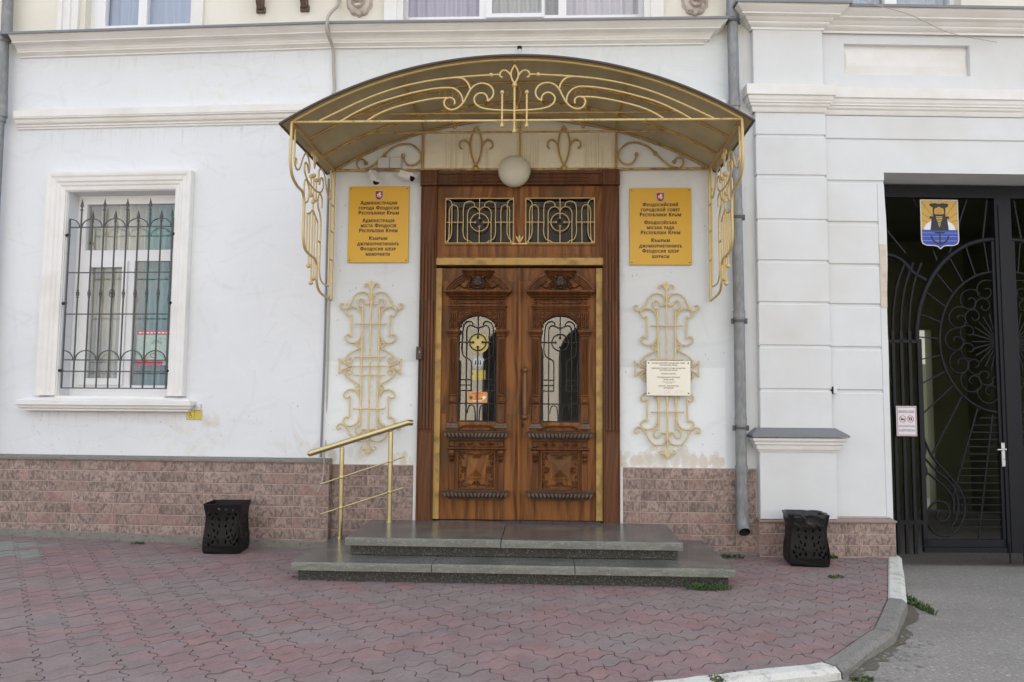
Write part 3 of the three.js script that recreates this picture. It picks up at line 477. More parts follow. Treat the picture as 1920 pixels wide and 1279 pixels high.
function makeLeaf(s) {                                      // s = -1: the leaf left of the meeting line, +1: the other
  const leaf = sub('door_leaf', main), ax = s * 0.402, hw = 0.398;
  const B = (x0, x1, y0, y1, z0, z1, b) => fbox(ax + x0, ax + x1, y0, y1, z0, z1, b);
  const z = -0.03, gw = 0.19, gy0 = 1.225, gy1 = 2.115, rise = 0.15;
  const arch = (w, y0, y1, h, n = 14) => { const p = [[ax - w, y0], [ax + w, y0]]; for (let i = 0; i <= n; i++) { const a = PI * i / n; p.push([ax + w * Math.cos(a), y1 + h * Math.sin(a)]); } return p; };
  obj('board', slab(rect(ax - hw, ax + hw, leafBot, leafTop), [arch(gw, gy0, gy1, rise)], z - 0.05, z), M.wood, leaf);
  obj('edge_strip', s < 0 ? fbox(-0.8185, -0.757, 0.295, leafTop - 0.006, z + 0.001, 0.012, 0.003) : fbox(0.748, 0.811, 0.295, leafTop - 0.006, z + 0.001, 0.012, 0.003), M.yellow, leaf, { label: 'yellow painted edge strip' });
  // glass and its iron tracery
  obj('pane', slab(arch(gw + 0.01, gy0 - 0.01, gy1, rise + 0.008), [], z - 0.03, z - 0.026), M.glass, leaf);
  const k = 0.000847, Y = (b) => 2.272 - b * k, zz = z - 0.008, r = 0.0066, gs = [];
  const T = (pts, q = r) => { for (const m of [1, -1]) gs.push(tube(pts.map(([a, b]) => [ax + m * (a - 320) * k, Y(b), zz]), q)); };
  const A = arch(gw - 0.004, gy0 + 0.004, gy1, rise - 0.004, 16); gs.push(tube([...A.slice(2)].map(([x, y]) => [x, y, zz]), 0.007), rod([ax - gw + 0.004, gy0, zz], [ax - gw + 0.004, gy1, zz], 0.007), rod([ax + gw - 0.004, gy0, zz], [ax + gw - 0.004, gy1, zz], 0.007), rod([ax - gw, gy0 + 0.006, zz], [ax + gw, gy0 + 0.006, zz], 0.007));
  gs.push(rod([ax, Y(12), zz], [ax, Y(268), zz], r), rod([ax, Y(376), zz], [ax, gy0, zz], r), ring(ax, Y(322), zz, 0.081, 0.006, 26));
  for (const [a, b] of [[0, 1], [0, -1], [1, 0], [-1, 0]]) gs.push(ball(ax + a * 0.046, Y(322) + b * 0.046, zz, 0.0125, 8));
  for (const m of [1, -1]) gs.push(rod([ax + m * 0.046, Y(322), zz], [ax + m * 0.186, Y(322), zz], r), rod([ax + m * 0.186, Y(1028), zz], [ax, Y(1028), zz], r));
  T([[320, 157], [270, 140], [235, 124], [205, 135], [190, 170], [189, 300], [189, 600], [189, 900], [189, 1230]]);
  T([[262, 120], [246, 88], [206, 80], [162, 110], [146, 170], [138, 300], [136, 430], [160, 486], [208, 512], [240, 536], [248, 580], [248, 720], [248, 882]]);
  T([[98, 522], [116, 545], [120, 600], [118, 800], [118, 1028]]); T([[118, 755], [180, 755], [248, 755]]); T([[118, 817], [180, 817], [248, 817]]); T([[118, 880], [180, 880], [248, 880]]);
  T([[205, 1140], [212, 1090], [225, 1056], [252, 1045], [278, 1060], [292, 1110], [298, 1232]], 0.006); T([[112, 1028], [112, 1130], [112, 1232]]);
  obj('tracery', gs, M.ironwire, leaf);
  // broken pediment, crown and lion head
  const cy = 2.316, R = 0.368;
  for (const m of [1, -1]) { const arcs = []; for (const [dr, w, d] of [[0, 0.014, 0.05], [-0.020, 0.011, 0.038], [-0.037, 0.010, 0.030], [-0.052, 0.008, 0.022]]) {
    const v = [], N = 9, a0 = Math.acos(Math.min(1, 0.322 / R)), a1 = Math.acos(0.155 / R);
    for (let i = 0; i < N; i++) { const q = (j) => { const a = a0 + (a1 - a0) * j / N; return [m * Math.cos(a), Math.sin(a)]; }, p = q(i), n = q(i + 1), at = (c, rad, zt) => [ax + c[0] * rad, cy + c[1] * rad, zt]; const ro = R + dr + w, ri = R + dr - w * 0.5; quad(v, at(p, ri, z + d), at(n, ri, z + d), at(n, ro, z + d), at(p, ro, z + d)); quad(v, at(p, ro, z), at(n, ro, z), at(n, ro, z + d), at(p, ro, z + d)); quad(v, at(p, ri, z), at(n, ri, z), at(n, ri, z + d), at(p, ri, z + d)); }
    arcs.push(tris(v));
  }
  obj('pediment_arch', arcs, M.woodCarve, leaf); }
  const mould = (prof, hw2) => sweep(prof.map(([d, h]) => [d, h]), [[ax - hw2, z - 0.002], [ax - hw2, z + 0.01], [ax + hw2, z + 0.01], [ax + hw2, z - 0.002]]);
  obj('crown', [mould([[0, 2.640], [0.012, 2.642], [0.014, 2.652], [0.022, 2.655], [0.03, 2.672], [0.045, 2.684], [0.052, 2.688], [0.052, 2.702], [0, 2.704]], 0.105)], M.woodCarve, leaf);
  const scr = []; for (const m of [1, -1]) { scr.push(tube([[0.11, 2.635], [0.078, 2.62], [0.085, 2.59], [0.108, 2.566], [0.1, 2.542], [0.078, 2.545], [0.08, 2.562], [0.094, 2.56]].map(([a, b]) => [ax + m * a, b, z + 0.012]), 0.0085), tube([[0.11, 2.54], [0.14, 2.535], [0.175, 2.555], [0.2, 2.57]].map(([a, b]) => [ax + m * a, b, z + 0.006]), 0.008), tube([[0.06, 2.5], [0.09, 2.515], [0.105, 2.535]].map(([a, b]) => [ax + m * a, b, z + 0.008]), 0.009)); }
  obj('scroll', scr, M.woodCarve, leaf);
  obj('lion_head', merged(lionGeo(0.152)).translate(ax, 2.573, z + 0.004), M.lion, leaf, { label: 'dark carved lion head' });
  // entablature
  obj('pediment_cornice', [mould([[0, 2.418], [0.01, 2.418], [0.012, 2.432], [0.03, 2.440], [0.034, 2.452], [0.055, 2.462], [0.062, 2.472], [0.072, 2.476], [0.072, 2.492], [0, 2.496]], 0.252)], M.woodCarve, leaf);
  obj('dentils', [...Array(20).keys()].map((i) => ell(ax - 0.25 + i * 0.0263, 2.421, z + 0.016, 0.0095, 0.011, 0.012, 6)), M.woodCarve, leaf);
  obj('frieze', [B(-0.255, 0.255, 2.355, 2.412, z - 0.002, z + 0.012, 0.003), B(-0.19, -0.012, 2.372, 2.398, z + 0.0115, z + 0.020, 0.006), B(0.012, 0.19, 2.372, 2.398, z + 0.0115, z + 0.020, 0.006), ell(ax, 2.385, z + 0.014, 0.012, 0.012, 0.010, 8)], M.woodCarve, leaf);
  for (const m of [-1, 1]) obj('rosette_block', [B(m * 0.232 - 0.024, m * 0.232 + 0.024, 2.360, 2.408, z + 0.0115, z + 0.026, 0.003), ...[0, 1, 2, 3].map((q) => ell(ax + m * 0.232 + 0.010 * Math.cos(q * PI / 2 + 0.78), 2.384 + 0.010 * Math.sin(q * PI / 2 + 0.78), z + 0.026, 0.008, 0.008, 0.006, 6))], M.woodCarve, leaf);
  obj('architrave', [mould([[0, 2.300], [0.006, 2.300], [0.01, 2.318], [0.02, 2.322], [0.022, 2.336], [0.034, 2.342], [0.034, 2.354], [0, 2.356]], 0.25)], M.woodCarve, leaf);
  // carved spandrel round the arched light
  { const out = [[ax - 0.192, 2.105], [ax - gw, 2.115]]; for (let i = 14; i >= 0; i--) { const a = PI * i / 14; out.push([ax + gw * Math.cos(a), 2.117 + (rise + 0.002) * Math.sin(a)]); } out.push([ax + 0.192, 2.105], [ax + 0.192, 2.302], [ax - 0.192, 2.302]);
    const g = [slab(out, [], z - 0.001, z + 0.010)], arm = []; for (let i = 0; i <= 14; i++) { const a = PI * i / 14; arm.push([ax + (gw + 0.008) * Math.cos(a), 2.117 + (rise + 0.010) * Math.sin(a), z + 0.006]); } g.push(tube(arm, 0.010));
    for (const m of [1, -1]) { g.push(ring(ax + m * 0.125, 2.252, z + 0.010, 0.016, 0.005, 12), ball(ax + m * 0.125, 2.252, z + 0.010, 0.008, 6)); for (const [a, b, t, l] of [[0.165, 2.27, 0.6, 0.026], [0.17, 2.235, -0.5, 0.024], [0.178, 2.20, -0.9, 0.024], [0.172, 2.165, 1.2, 0.02], [0.145, 2.285, 0.1, 0.02], [0.085, 2.285, -0.3, 0.03], [0.045, 2.29, 0.3, 0.026], [0.095, 2.266, 0.8, 0.018], [0.012, 2.292, 0, 0.016], [0.152, 2.225, 0.5, 0.016]]) g.push(ell(ax + m * a, b, z + 0.010, l, 0.0085, 0.010, 7, m * t)); }
    obj('spandrel', g, M.woodCarve, leaf); }
  // pilasters: acanthus capital, abacus, fluted shaft, base
  for (const m of [-1, 1]) {
    const c = m * 0.236, P = sub === undefined ? null : leaf;
    const g = [B(c - 0.042, c + 0.042, 2.118, 2.30, z - 0.001, z + 0.018, 0.003)];
    for (let i = 0; i < 4; i++) for (const [yy, h] of [[2.245, 0.045], [2.165, 0.045]]) g.push(ell(ax + c - 0.030 + i * 0.020, yy + (i % 2) * 0.012, z + 0.018, 0.0105, h, 0.012, 7));
    obj('capital', g, M.woodCarve, P);
    obj('abacus', sweep([[0, 2.055], [0.006, 2.055], [0.008, 2.072], [0.016, 2.078], [0.022, 2.092], [0.026, 2.096], [0.026, 2.115], [0, 2.117]], [[ax + c - 0.042, z - 0.002], [ax + c - 0.042, z + 0.018], [ax + c + 0.042, z + 0.018], [ax + c + 0.042, z - 0.002]]), M.woodCarve, P);
    const sh = [B(c - 0.036, c + 0.036, 1.474, 2.056, z - 0.001, z + 0.014, 0.003)]; for (let i = 0; i < 4; i++) sh.push(B(c - 0.030 + i * 0.0165, c - 0.030 + i * 0.0165 + 0.0105, 1.495, 2.03, z + 0.0135, z + 0.022, 0.004));
    obj('shaft', sh, M.woodCarve, P);
    obj('shaft_base', [B(c - 0.042, c + 0.042, 1.404, 1.472, z - 0.001, z + 0.028, 0.006), B(c - 0.026, c + 0.026, 1.42, 1.456, z + 0.0275, z + 0.036, 0.005), B(c - 0.036, c + 0.036, 1.215, 1.402, z - 0.001, z + 0.018, 0.004), ell(ax + c, 1.372, z + 0.018, 0.008, 0.008, 0.007, 6), ell(ax + c, 1.245, z + 0.018, 0.012, 0.007, 0.007, 6)], M.woodCarve, P);
    obj('pedestal', [sweep([[0, 1.168], [0.022, 1.168], [0.022, 1.184], [0.012, 1.19], [0.004, 1.212], [0, 1.213]], [[ax + c - 0.042, z - 0.002], [ax + c - 0.042, z + 0.018], [ax + c + 0.042, z + 0.018], [ax + c + 0.042, z - 0.002]])], M.woodWorn, P);
    obj('console', [B(c - 0.03, c + 0.03, 0.575, 0.955, z - 0.001, z + 0.010, 0.003), sweepConsole(ax + c, z), ball(ax + c, 0.872, z + 0.028, 0.014, 8)], M.woodCarve, P);
  }
  obj('apron', [tube([[-0.17, 1.142], [-0.155, 1.168], [-0.12, 1.185], [0, 1.188], [0.12, 1.185], [0.155, 1.168], [0.17, 1.142]].map(([a, b]) => [ax + a, b, z + 0.002]), 0.010), B(-0.14, 0.14, 1.14, 1.172, z - 0.001, z + 0.008, 0.004)], M.woodCarve, leaf);
  for (const [y1, nm] of [[1.135, 'leaf_moulding'], [0.572, 'leaf_moulding']]) {
    const g = [mould([[0, y1 - 0.088], [0.01, y1 - 0.088], [0.016, y1 - 0.072], [0.036, y1 - 0.062], [0.04, y1 - 0.052], [0.062, y1 - 0.008], [0.066, y1], [0, y1 + 0.004]], 0.252)];
    for (let i = 0; i < 17; i++) { const e = ell(ax - 0.292 + i * 0.0365, y1 - 0.032, z + 0.060, 0.0155, 0.033, 0.012, 8, i < 8 ? 0.35 : i > 8 ? -0.35 : 0); g.push(e); }
    obj(nm, g, M.woodWorn, leaf, { label: 'worn grey leaf moulding' });
  }
  { const g = [B(-0.262, 0.262, 0.980, 1.044, z - 0.001, z + 0.012, 0.003), mould([[0, 0.955], [0.012, 0.955], [0.022, 0.968], [0.022, 0.979], [0, 0.980]], 0.262), B(-0.2, 0.2, 0.992, 1.034, z + 0.0115, z + 0.016, 0.003)];
    for (const m of [-1, 1]) { g.push(B(m * 0.237 - 0.023, m * 0.237 + 0.023, 0.988, 1.036, z + 0.0115, z + 0.022, 0.004)); for (const c of [0.065, 0.145]) { const d = new THREE.OctahedronGeometry(1); d.scale(0.042, 0.016, 0.012); d.translate(ax + m * c, 1.012, z + 0.016); g.push(d); } }
    obj('lower_frieze', g, M.woodCarve, leaf); }
  { const g = [ringFrame([ax - 0.183, ax + 0.183, 0.582, 0.952], [ax - 0.172, ax + 0.172, 0.594, 0.940], z - 0.001, z + 0.014)];
    const d = []; { const h = [[-0.092, 0.683], [0.092, 0.683], [0.092, 0.868], [-0.092, 0.868]].map(([a, b]) => [ax + a, b, z + 0.018]), i = [[-0.075, 0.70], [0.075, 0.70], [0.075, 0.851], [-0.075, 0.851]].map(([a, b]) => [ax + a, b, z + 0.020]), tp = [ax, 0.775, z + 0.062]; for (let q = 0; q < 4; q++) { const n = (q + 1) % 4; quad(d, h[q], h[n], i[n], i[q]); d.push(...i[q], ...i[n], ...tp); quad(d, [h[q][0], h[q][1], z], [h[n][0], h[n][1], z], h[n], h[q]); } }
    obj('carved_panel', g.concat([1, -1].flatMap((m) => [1, -1].flatMap((n) => {
      const c = (a, b) => [ax + m * a, 0.768 + n * b]; const r2 = [];
      for (const [a, b, t, l, wd] of [[0.142, 0.145, 0.78, 0.034, 0.010], [0.155, 0.118, 1.3, 0.026, 0.009], [0.112, 0.155, 0.25, 0.028, 0.009], [0.125, 0.108, 0.9, 0.018, 0.008], [0.062, 0.146, -0.3, 0.024, 0.008], [0.15, 0.062, 1.8, 0.022, 0.008], [0.028, 0.128, 1.1, 0.022, 0.007], [0.125, 0.024, 0.4, 0.022, 0.007]]) { const [x, y] = c(a, b); r2.push(ell(x, y, z + 0.004, l, wd, 0.010, 7, m * n * t)); }
      r2.push(tube([[0.15, 0.02], [0.125, 0.004], [0.105, 0.012]].map(([a, b]) => [...c(a, b), z + 0.004]), 0.006), tube([[0.02, 0.15], [0.004, 0.13], [0.014, 0.11]].map(([a, b]) => [...c(a, b), z + 0.004]), 0.006)); return r2; }))), M.woodCarve, leaf);
    obj('raised_diamond', tris(d), M.wood, leaf, { label: 'raised pyramid panel with faded varnish' }); }
  // hinges on the outer edge
  for (const y of [2.48, 1.6, 0.78]) obj('hinge', [rod([s * 0.832, y - 0.075, 0.03], [s * 0.832, y + 0.075, 0.03], 0.0135, 8), ball(s * 0.832, y + 0.08, 0.03, 0.014, 8), ball(s * 0.832, y - 0.08, 0.03, 0.014, 8)], M.woodFrame.clone(), leaf);
  return leaf;
}
function sweepConsole(x, z) { const v = [], pr = [[0.0, 0.952], [0.034, 0.952], [0.036, 0.93], [0.03, 0.905], [0.018, 0.885], [0.030, 0.872], [0.024, 0.855], [0.012, 0.84], [0.008, 0.80], [0, 0.795]]; for (let i = 0; i + 1 < pr.length; i++) { const [a, b] = pr[i], [c, d] = pr[i + 1]; const w1 = 0.026 - 0.14 * Math.max(0, 0.9 - b) , w2 = 0.026 - 0.14 * Math.max(0, 0.9 - d); quad(v, [x - w1, b, z + a], [x + w1, b, z + a], [x + w2, d, z + c], [x - w2, d, z + c]); for (const m of [-1, 1]) quad(v, [x + m * w1, b, z], [x + m * w1, b, z + a], [x + m * w2, d, z + c], [x + m * w2, d, z]); } return tris(v); }
const leafL = makeLeaf(-1), leafR = makeLeaf(1);
deepen(leafL); deepen(leafR);
obj('meeting_strip', [fbox(-0.016, 0.026, leafBot, leafTop - 0.002, -0.04, 0.004, 0.006), fbox(-0.005, 0.014, leafBot, leafTop - 0.004, 0.0035, 0.012, 0.004)], M.wood, leafL);
{
  const x = 0.063, h = leafR;
  obj('handle', [rod([x, 1.36, 0.04], [x, 1.66, 0.04], 0.024, 10, 0.019), rod([x, 1.30, 0.04], [x, 1.36, 0.04], 0.016, 10), rod([x, 1.66, 0.04], [x, 1.70, 0.04], 0.015, 10), ball(x, 1.725, 0.035, 0.031), ball(x, 1.275, 0.035, 0.030), ring(x, 1.68, 0.04, 0.014, 0.005, 12), ring(x, 1.34, 0.04, 0.014, 0.005, 12), rod([x, 1.715, -0.03], [x, 1.715, 0.035], 0.012), rod([x, 1.285, -0.03], [x, 1.285, 0.035], 0.012)], std({ color: lin(0.15, 0.068, 0.028), metalness: 0.2, roughness: 0.35 }), h, { label: 'turned brown pull handle' });
  obj('keyhole_plate', [ell(0.045, 1.195, -0.029, 0.014, 0.026, 0.005, 10)], M.dark, h);
}

// ---------- gatehouse on the right ----------
const gateh = thing('gatehouse_building', 'white gatehouse with rusticated pilaster beside the dark carriage gate', 'building');
{
  const o = { m: MR }, uTop = 5.2;
  const G = [3.56, 6.36];
  obj('wall', [slab(rect(2.192, 7.4, -0.3, uTop), [[[G[0], -0.28], [G[1], -0.28], [G[1], 3.685], [G[0], 3.685]], rect(3.205, 4.465, 4.675, 4.99)], -0.5, -0.004)], M.plaster, gateh, o);
  obj('niche', [box(3.19, 4.48, 4.66, 5.0, -0.3, -0.065), (() => { const v = []; quad(v, [3.205, 4.99, -0.058], [4.465, 4.99, -0.058], [4.43, 4.88, -0.035], [3.24, 4.88, -0.035]); quad(v, [3.205, 4.675, -0.058], [4.465, 4.675, -0.058], [4.43, 4.78, -0.035], [3.24, 4.78, -0.035]); quad(v, [3.205, 4.675, -0.058], [3.205, 4.99, -0.058], [3.24, 4.88, -0.035], [3.24, 4.78, -0.035]); quad(v, [4.465, 4.675, -0.058], [4.465, 4.99, -0.058], [4.43, 4.88, -0.035], [4.43, 4.78, -0.035]); quad(v, [3.24, 4.78, -0.035], [4.43, 4.78, -0.035], [4.43, 4.88, -0.035], [3.24, 4.88, -0.035]); return tris(v); })()], M.trim, gateh, o);
  obj('upper_wall', slab(rect(2.192, 7.4, uTop, 7.6), [rect(3.05, 4.40, 5.25, 7.2)], -0.5, -0.010), M.cream, gateh, o);
  const up = sub('window', gateh), op = [[3.10, 3.69, 5.42, 7.1], [3.81, 4.36, 5.42, 7.1]];
  obj('frame', slab(rect(3.052, 4.398, 5.25, 7.19), op.map((q) => rect(...q)), -0.2, -0.13), M.pvc, up, o);
  for (const [a, b, c, d] of op) obj('pane', box(a - 0.01, b + 0.01, c - 0.01, d, -0.17, -0.166), M.glass, up, o);
  for (const [a, b, c, d] of op) obj('curtain_or_reflection', pleatFn(a - 0.03, b + 0.03, c - 0.1, d, -0.32, 5, 0.02), std({ color: lin(0.36, 0.42, 0.50), roughness: 0.9, side: THREE.DoubleSide }), up, o);
  room('upper_room', 2.9, 4.7, 5.15, 7.5, -2, -0.502, gateh, M.room, MR);
  // wall courses between sunk joints
  const joints = [4.006, 3.592, 3.18, 2.764, 2.374, 1.958, 1.545], jh = 0.016, x0 = 2.992;
  const ys = [4.255, ...joints, 0.36];
  for (let i = 0; i + 1 < ys.length; i++) {
    const y1 = ys[i] - (i ? jh : 0), y0 = ys[i + 1] + (i < ys.length - 2 ? jh : 0);
    if (i === 0) obj('block', fbox(x0, 7.4, y0, y1, -0.006, 0.012, 0.006), M.plaster, gateh, o);
    else if (i === 1) { obj('block', slab([[x0, 3.592 + jh], [3.56, 3.592 + jh], [3.56, 3.685], [7.4, 3.685], [7.4, y1], [x0, y1]], [], -0.006, 0.012), M.plaster, gateh, o); }
    else obj('block', fbox(x0, 3.492, y0, y1, -0.006, 0.012, 0.006), M.plaster, gateh, o);
  }
  { const jag = [[3.4925, 0.36]]; jag.push([3.53, 0.36]); let y = 0.45; while (y < 3.55) { jag.push([3.55 + 0.012 * (vn(y * 5, 2) - 0.5) + (y > 2.3 ? 0.016 * Math.sin((y - 2.3) * 2.2) : 0) - (y < 0.6 ? 0.012 : 0), y]); y += 0.07; } jag.push([3.556, 3.574], [3.4925, 3.574]);
    obj('jamb_edge', slab(jag, [], -0.006, 0.0115), M.plaster, gateh, o); }
  obj('plaster_patch', slab([[3.494, 2.35], [3.553, 2.352], [3.556, 2.6], [3.558, 2.97], [3.494, 2.975], [3.498, 2.7]], [], 0.0115, 0.017), std({ map: dataTex(256, 256, plasterFn([0.62, 0.56, 0.47], [0.5, 0.44, 0.36], 0.8, 6), [0.4, 0.4]), bumpMap: fineBump, bumpScale: 0.004, roughness: 0.95 }), gateh, { m: MR, label: 'bare sandy plaster patch' });
  // pilaster of stacked blocks
  const pil = sub('pilaster', gateh), pj = [4.024, 3.624, 3.189, 2.788, 2.384, 1.968, 1.552];
  obj('pilaster_core', box(2.30, 2.965, 0.3, 5.12, -0.004, 0.052), M.plaster, pil, o);
  const py = [4.272, ...pj, 1.19];
  for (let i = 0; i + 1 < py.length; i++) obj('block', fbox(2.288, 2.978, py[i + 1] + (i < py.length - 2 ? 0.011 : 0), py[i] - (i ? 0.011 : 0), -0.003, 0.063, 0.006), M.plaster, pil, o);
  obj('frieze_block', fbox(2.276, 2.962, 4.505, 5.10, -0.003, 0.07, 0.004), M.plaster, pil, o);
  obj('pedestal', fbox(2.268, 2.992, 0.345, 0.975, -0.003, 0.09, 0.005), M.plaster, pil, o);
  obj('pedestal_moulding', sweep([[0, 0.972], [0.012, 0.972], [0.016, 0.985], [0.03, 0.992], [0.036, 1.012], [0.04, 1.034], [0.058, 1.040], [0.062, 1.060], [0.078, 1.078], [0.08, 1.100], [0, 1.11]], [[2.268, -0.002], [2.268, 0.09], [2.992, 0.09], [2.992, -0.002]]), M.trim, pil, o);
  obj('pedestal_flashing', (() => { const v = [], a = [[2.175, 1.108, -0.002], [2.175, 1.108, 0.19], [3.085, 1.108, 0.19], [3.085, 1.108, -0.002]], b = a.map((p) => [p[0], 1.128, p[2]]), t = [[2.255, 1.195, -0.002], [2.255, 1.192, 0.06], [3.005, 1.192, 0.06], [3.005, 1.195, -0.002]]; for (let i = 0; i < 3; i++) { quad(v, a[i], a[i + 1], b[i + 1], b[i]); quad(v, b[i], b[i + 1], t[i + 1], t[i]); } quad(v, a[0], a[1], a[2], a[3]); return tris(v); })(), M.flash, pil, o);
  // string course and top cornice break forward round the pilaster
  const path = [[2.268, -0.05], [2.268, 0.07], [2.968, 0.07], [2.968, 0.016], [7.4, 0.016]];
  obj('string_course', sweep([[0, 4.255], [0.004, 4.255], [0.012, 4.272], [0.02, 4.298], [0.036, 4.312], [0.04, 4.33], [0.052, 4.338], [0.052, 4.35], [0.062, 4.366], [0.066, 4.398], [0.084, 4.405], [0.084, 4.506], [0, 4.512]], path), M.trim, gateh, o);
  obj('cornice', sweep([[0, 5.085], [0.01, 5.085], [0.01, 5.108], [0.022, 5.112], [0.04, 5.122], [0.052, 5.134], [0.052, 5.148], [0.07, 5.158], [0.09, 5.178], [0.115, 5.186], [0.13, 5.190], [0.13, 5.204], [0.145, 5.214], [0.18, 5.242], [0.19, 5.252], [0.19, 5.27], [0, 5.272]], path), M.trim, gateh, o);
  obj('flashing', sweep([[-0.03, 5.2725], [0.205, 5.2725], [0.207, 5.262], [0.213, 5.262], [0.213, 5.288], [-0.03, 5.31]], path), M.flash, gateh, o);
  // low tiled plinth
  const pl = sub('plinth', gateh);
  obj('plinth_core', box(2.255, 3.53, -0.3, 0.322, -0.01, 0.098), M.grout, pl, o);
  obj('plinth_cap', sweep([[-0.1, 0.3225], [0.022, 0.3225], [0.022, 0.336], [-0.1, 0.350]], [[2.245, 0.1], [3.535, 0.1]]), std({ color: lin(0.30, 0.215, 0.185) }), pl, o);
  tileWall(pl, [2.255, 2.60, 3.045, 3.178, 3.53], 0.319, () => 0.012, 0.0985, MR);
  obj('roof', box(2.1, 7.5, 7.6, 7.75, -8, 0.35), M.flash, gateh, o);
  // vaulted passage behind the gate
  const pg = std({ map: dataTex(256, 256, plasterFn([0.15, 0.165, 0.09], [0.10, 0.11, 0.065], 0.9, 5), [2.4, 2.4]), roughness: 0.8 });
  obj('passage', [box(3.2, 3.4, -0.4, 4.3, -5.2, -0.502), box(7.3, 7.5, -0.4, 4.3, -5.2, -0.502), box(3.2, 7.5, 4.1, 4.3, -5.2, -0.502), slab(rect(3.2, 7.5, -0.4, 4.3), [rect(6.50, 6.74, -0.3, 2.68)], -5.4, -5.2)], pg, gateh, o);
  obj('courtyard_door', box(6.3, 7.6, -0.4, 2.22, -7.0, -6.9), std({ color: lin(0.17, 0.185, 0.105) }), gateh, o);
  obj('courtyard_wall', [box(5.6, 9.6, -0.4, 5.5, -8.2, -8.0)], M.cream, gateh, o);
}

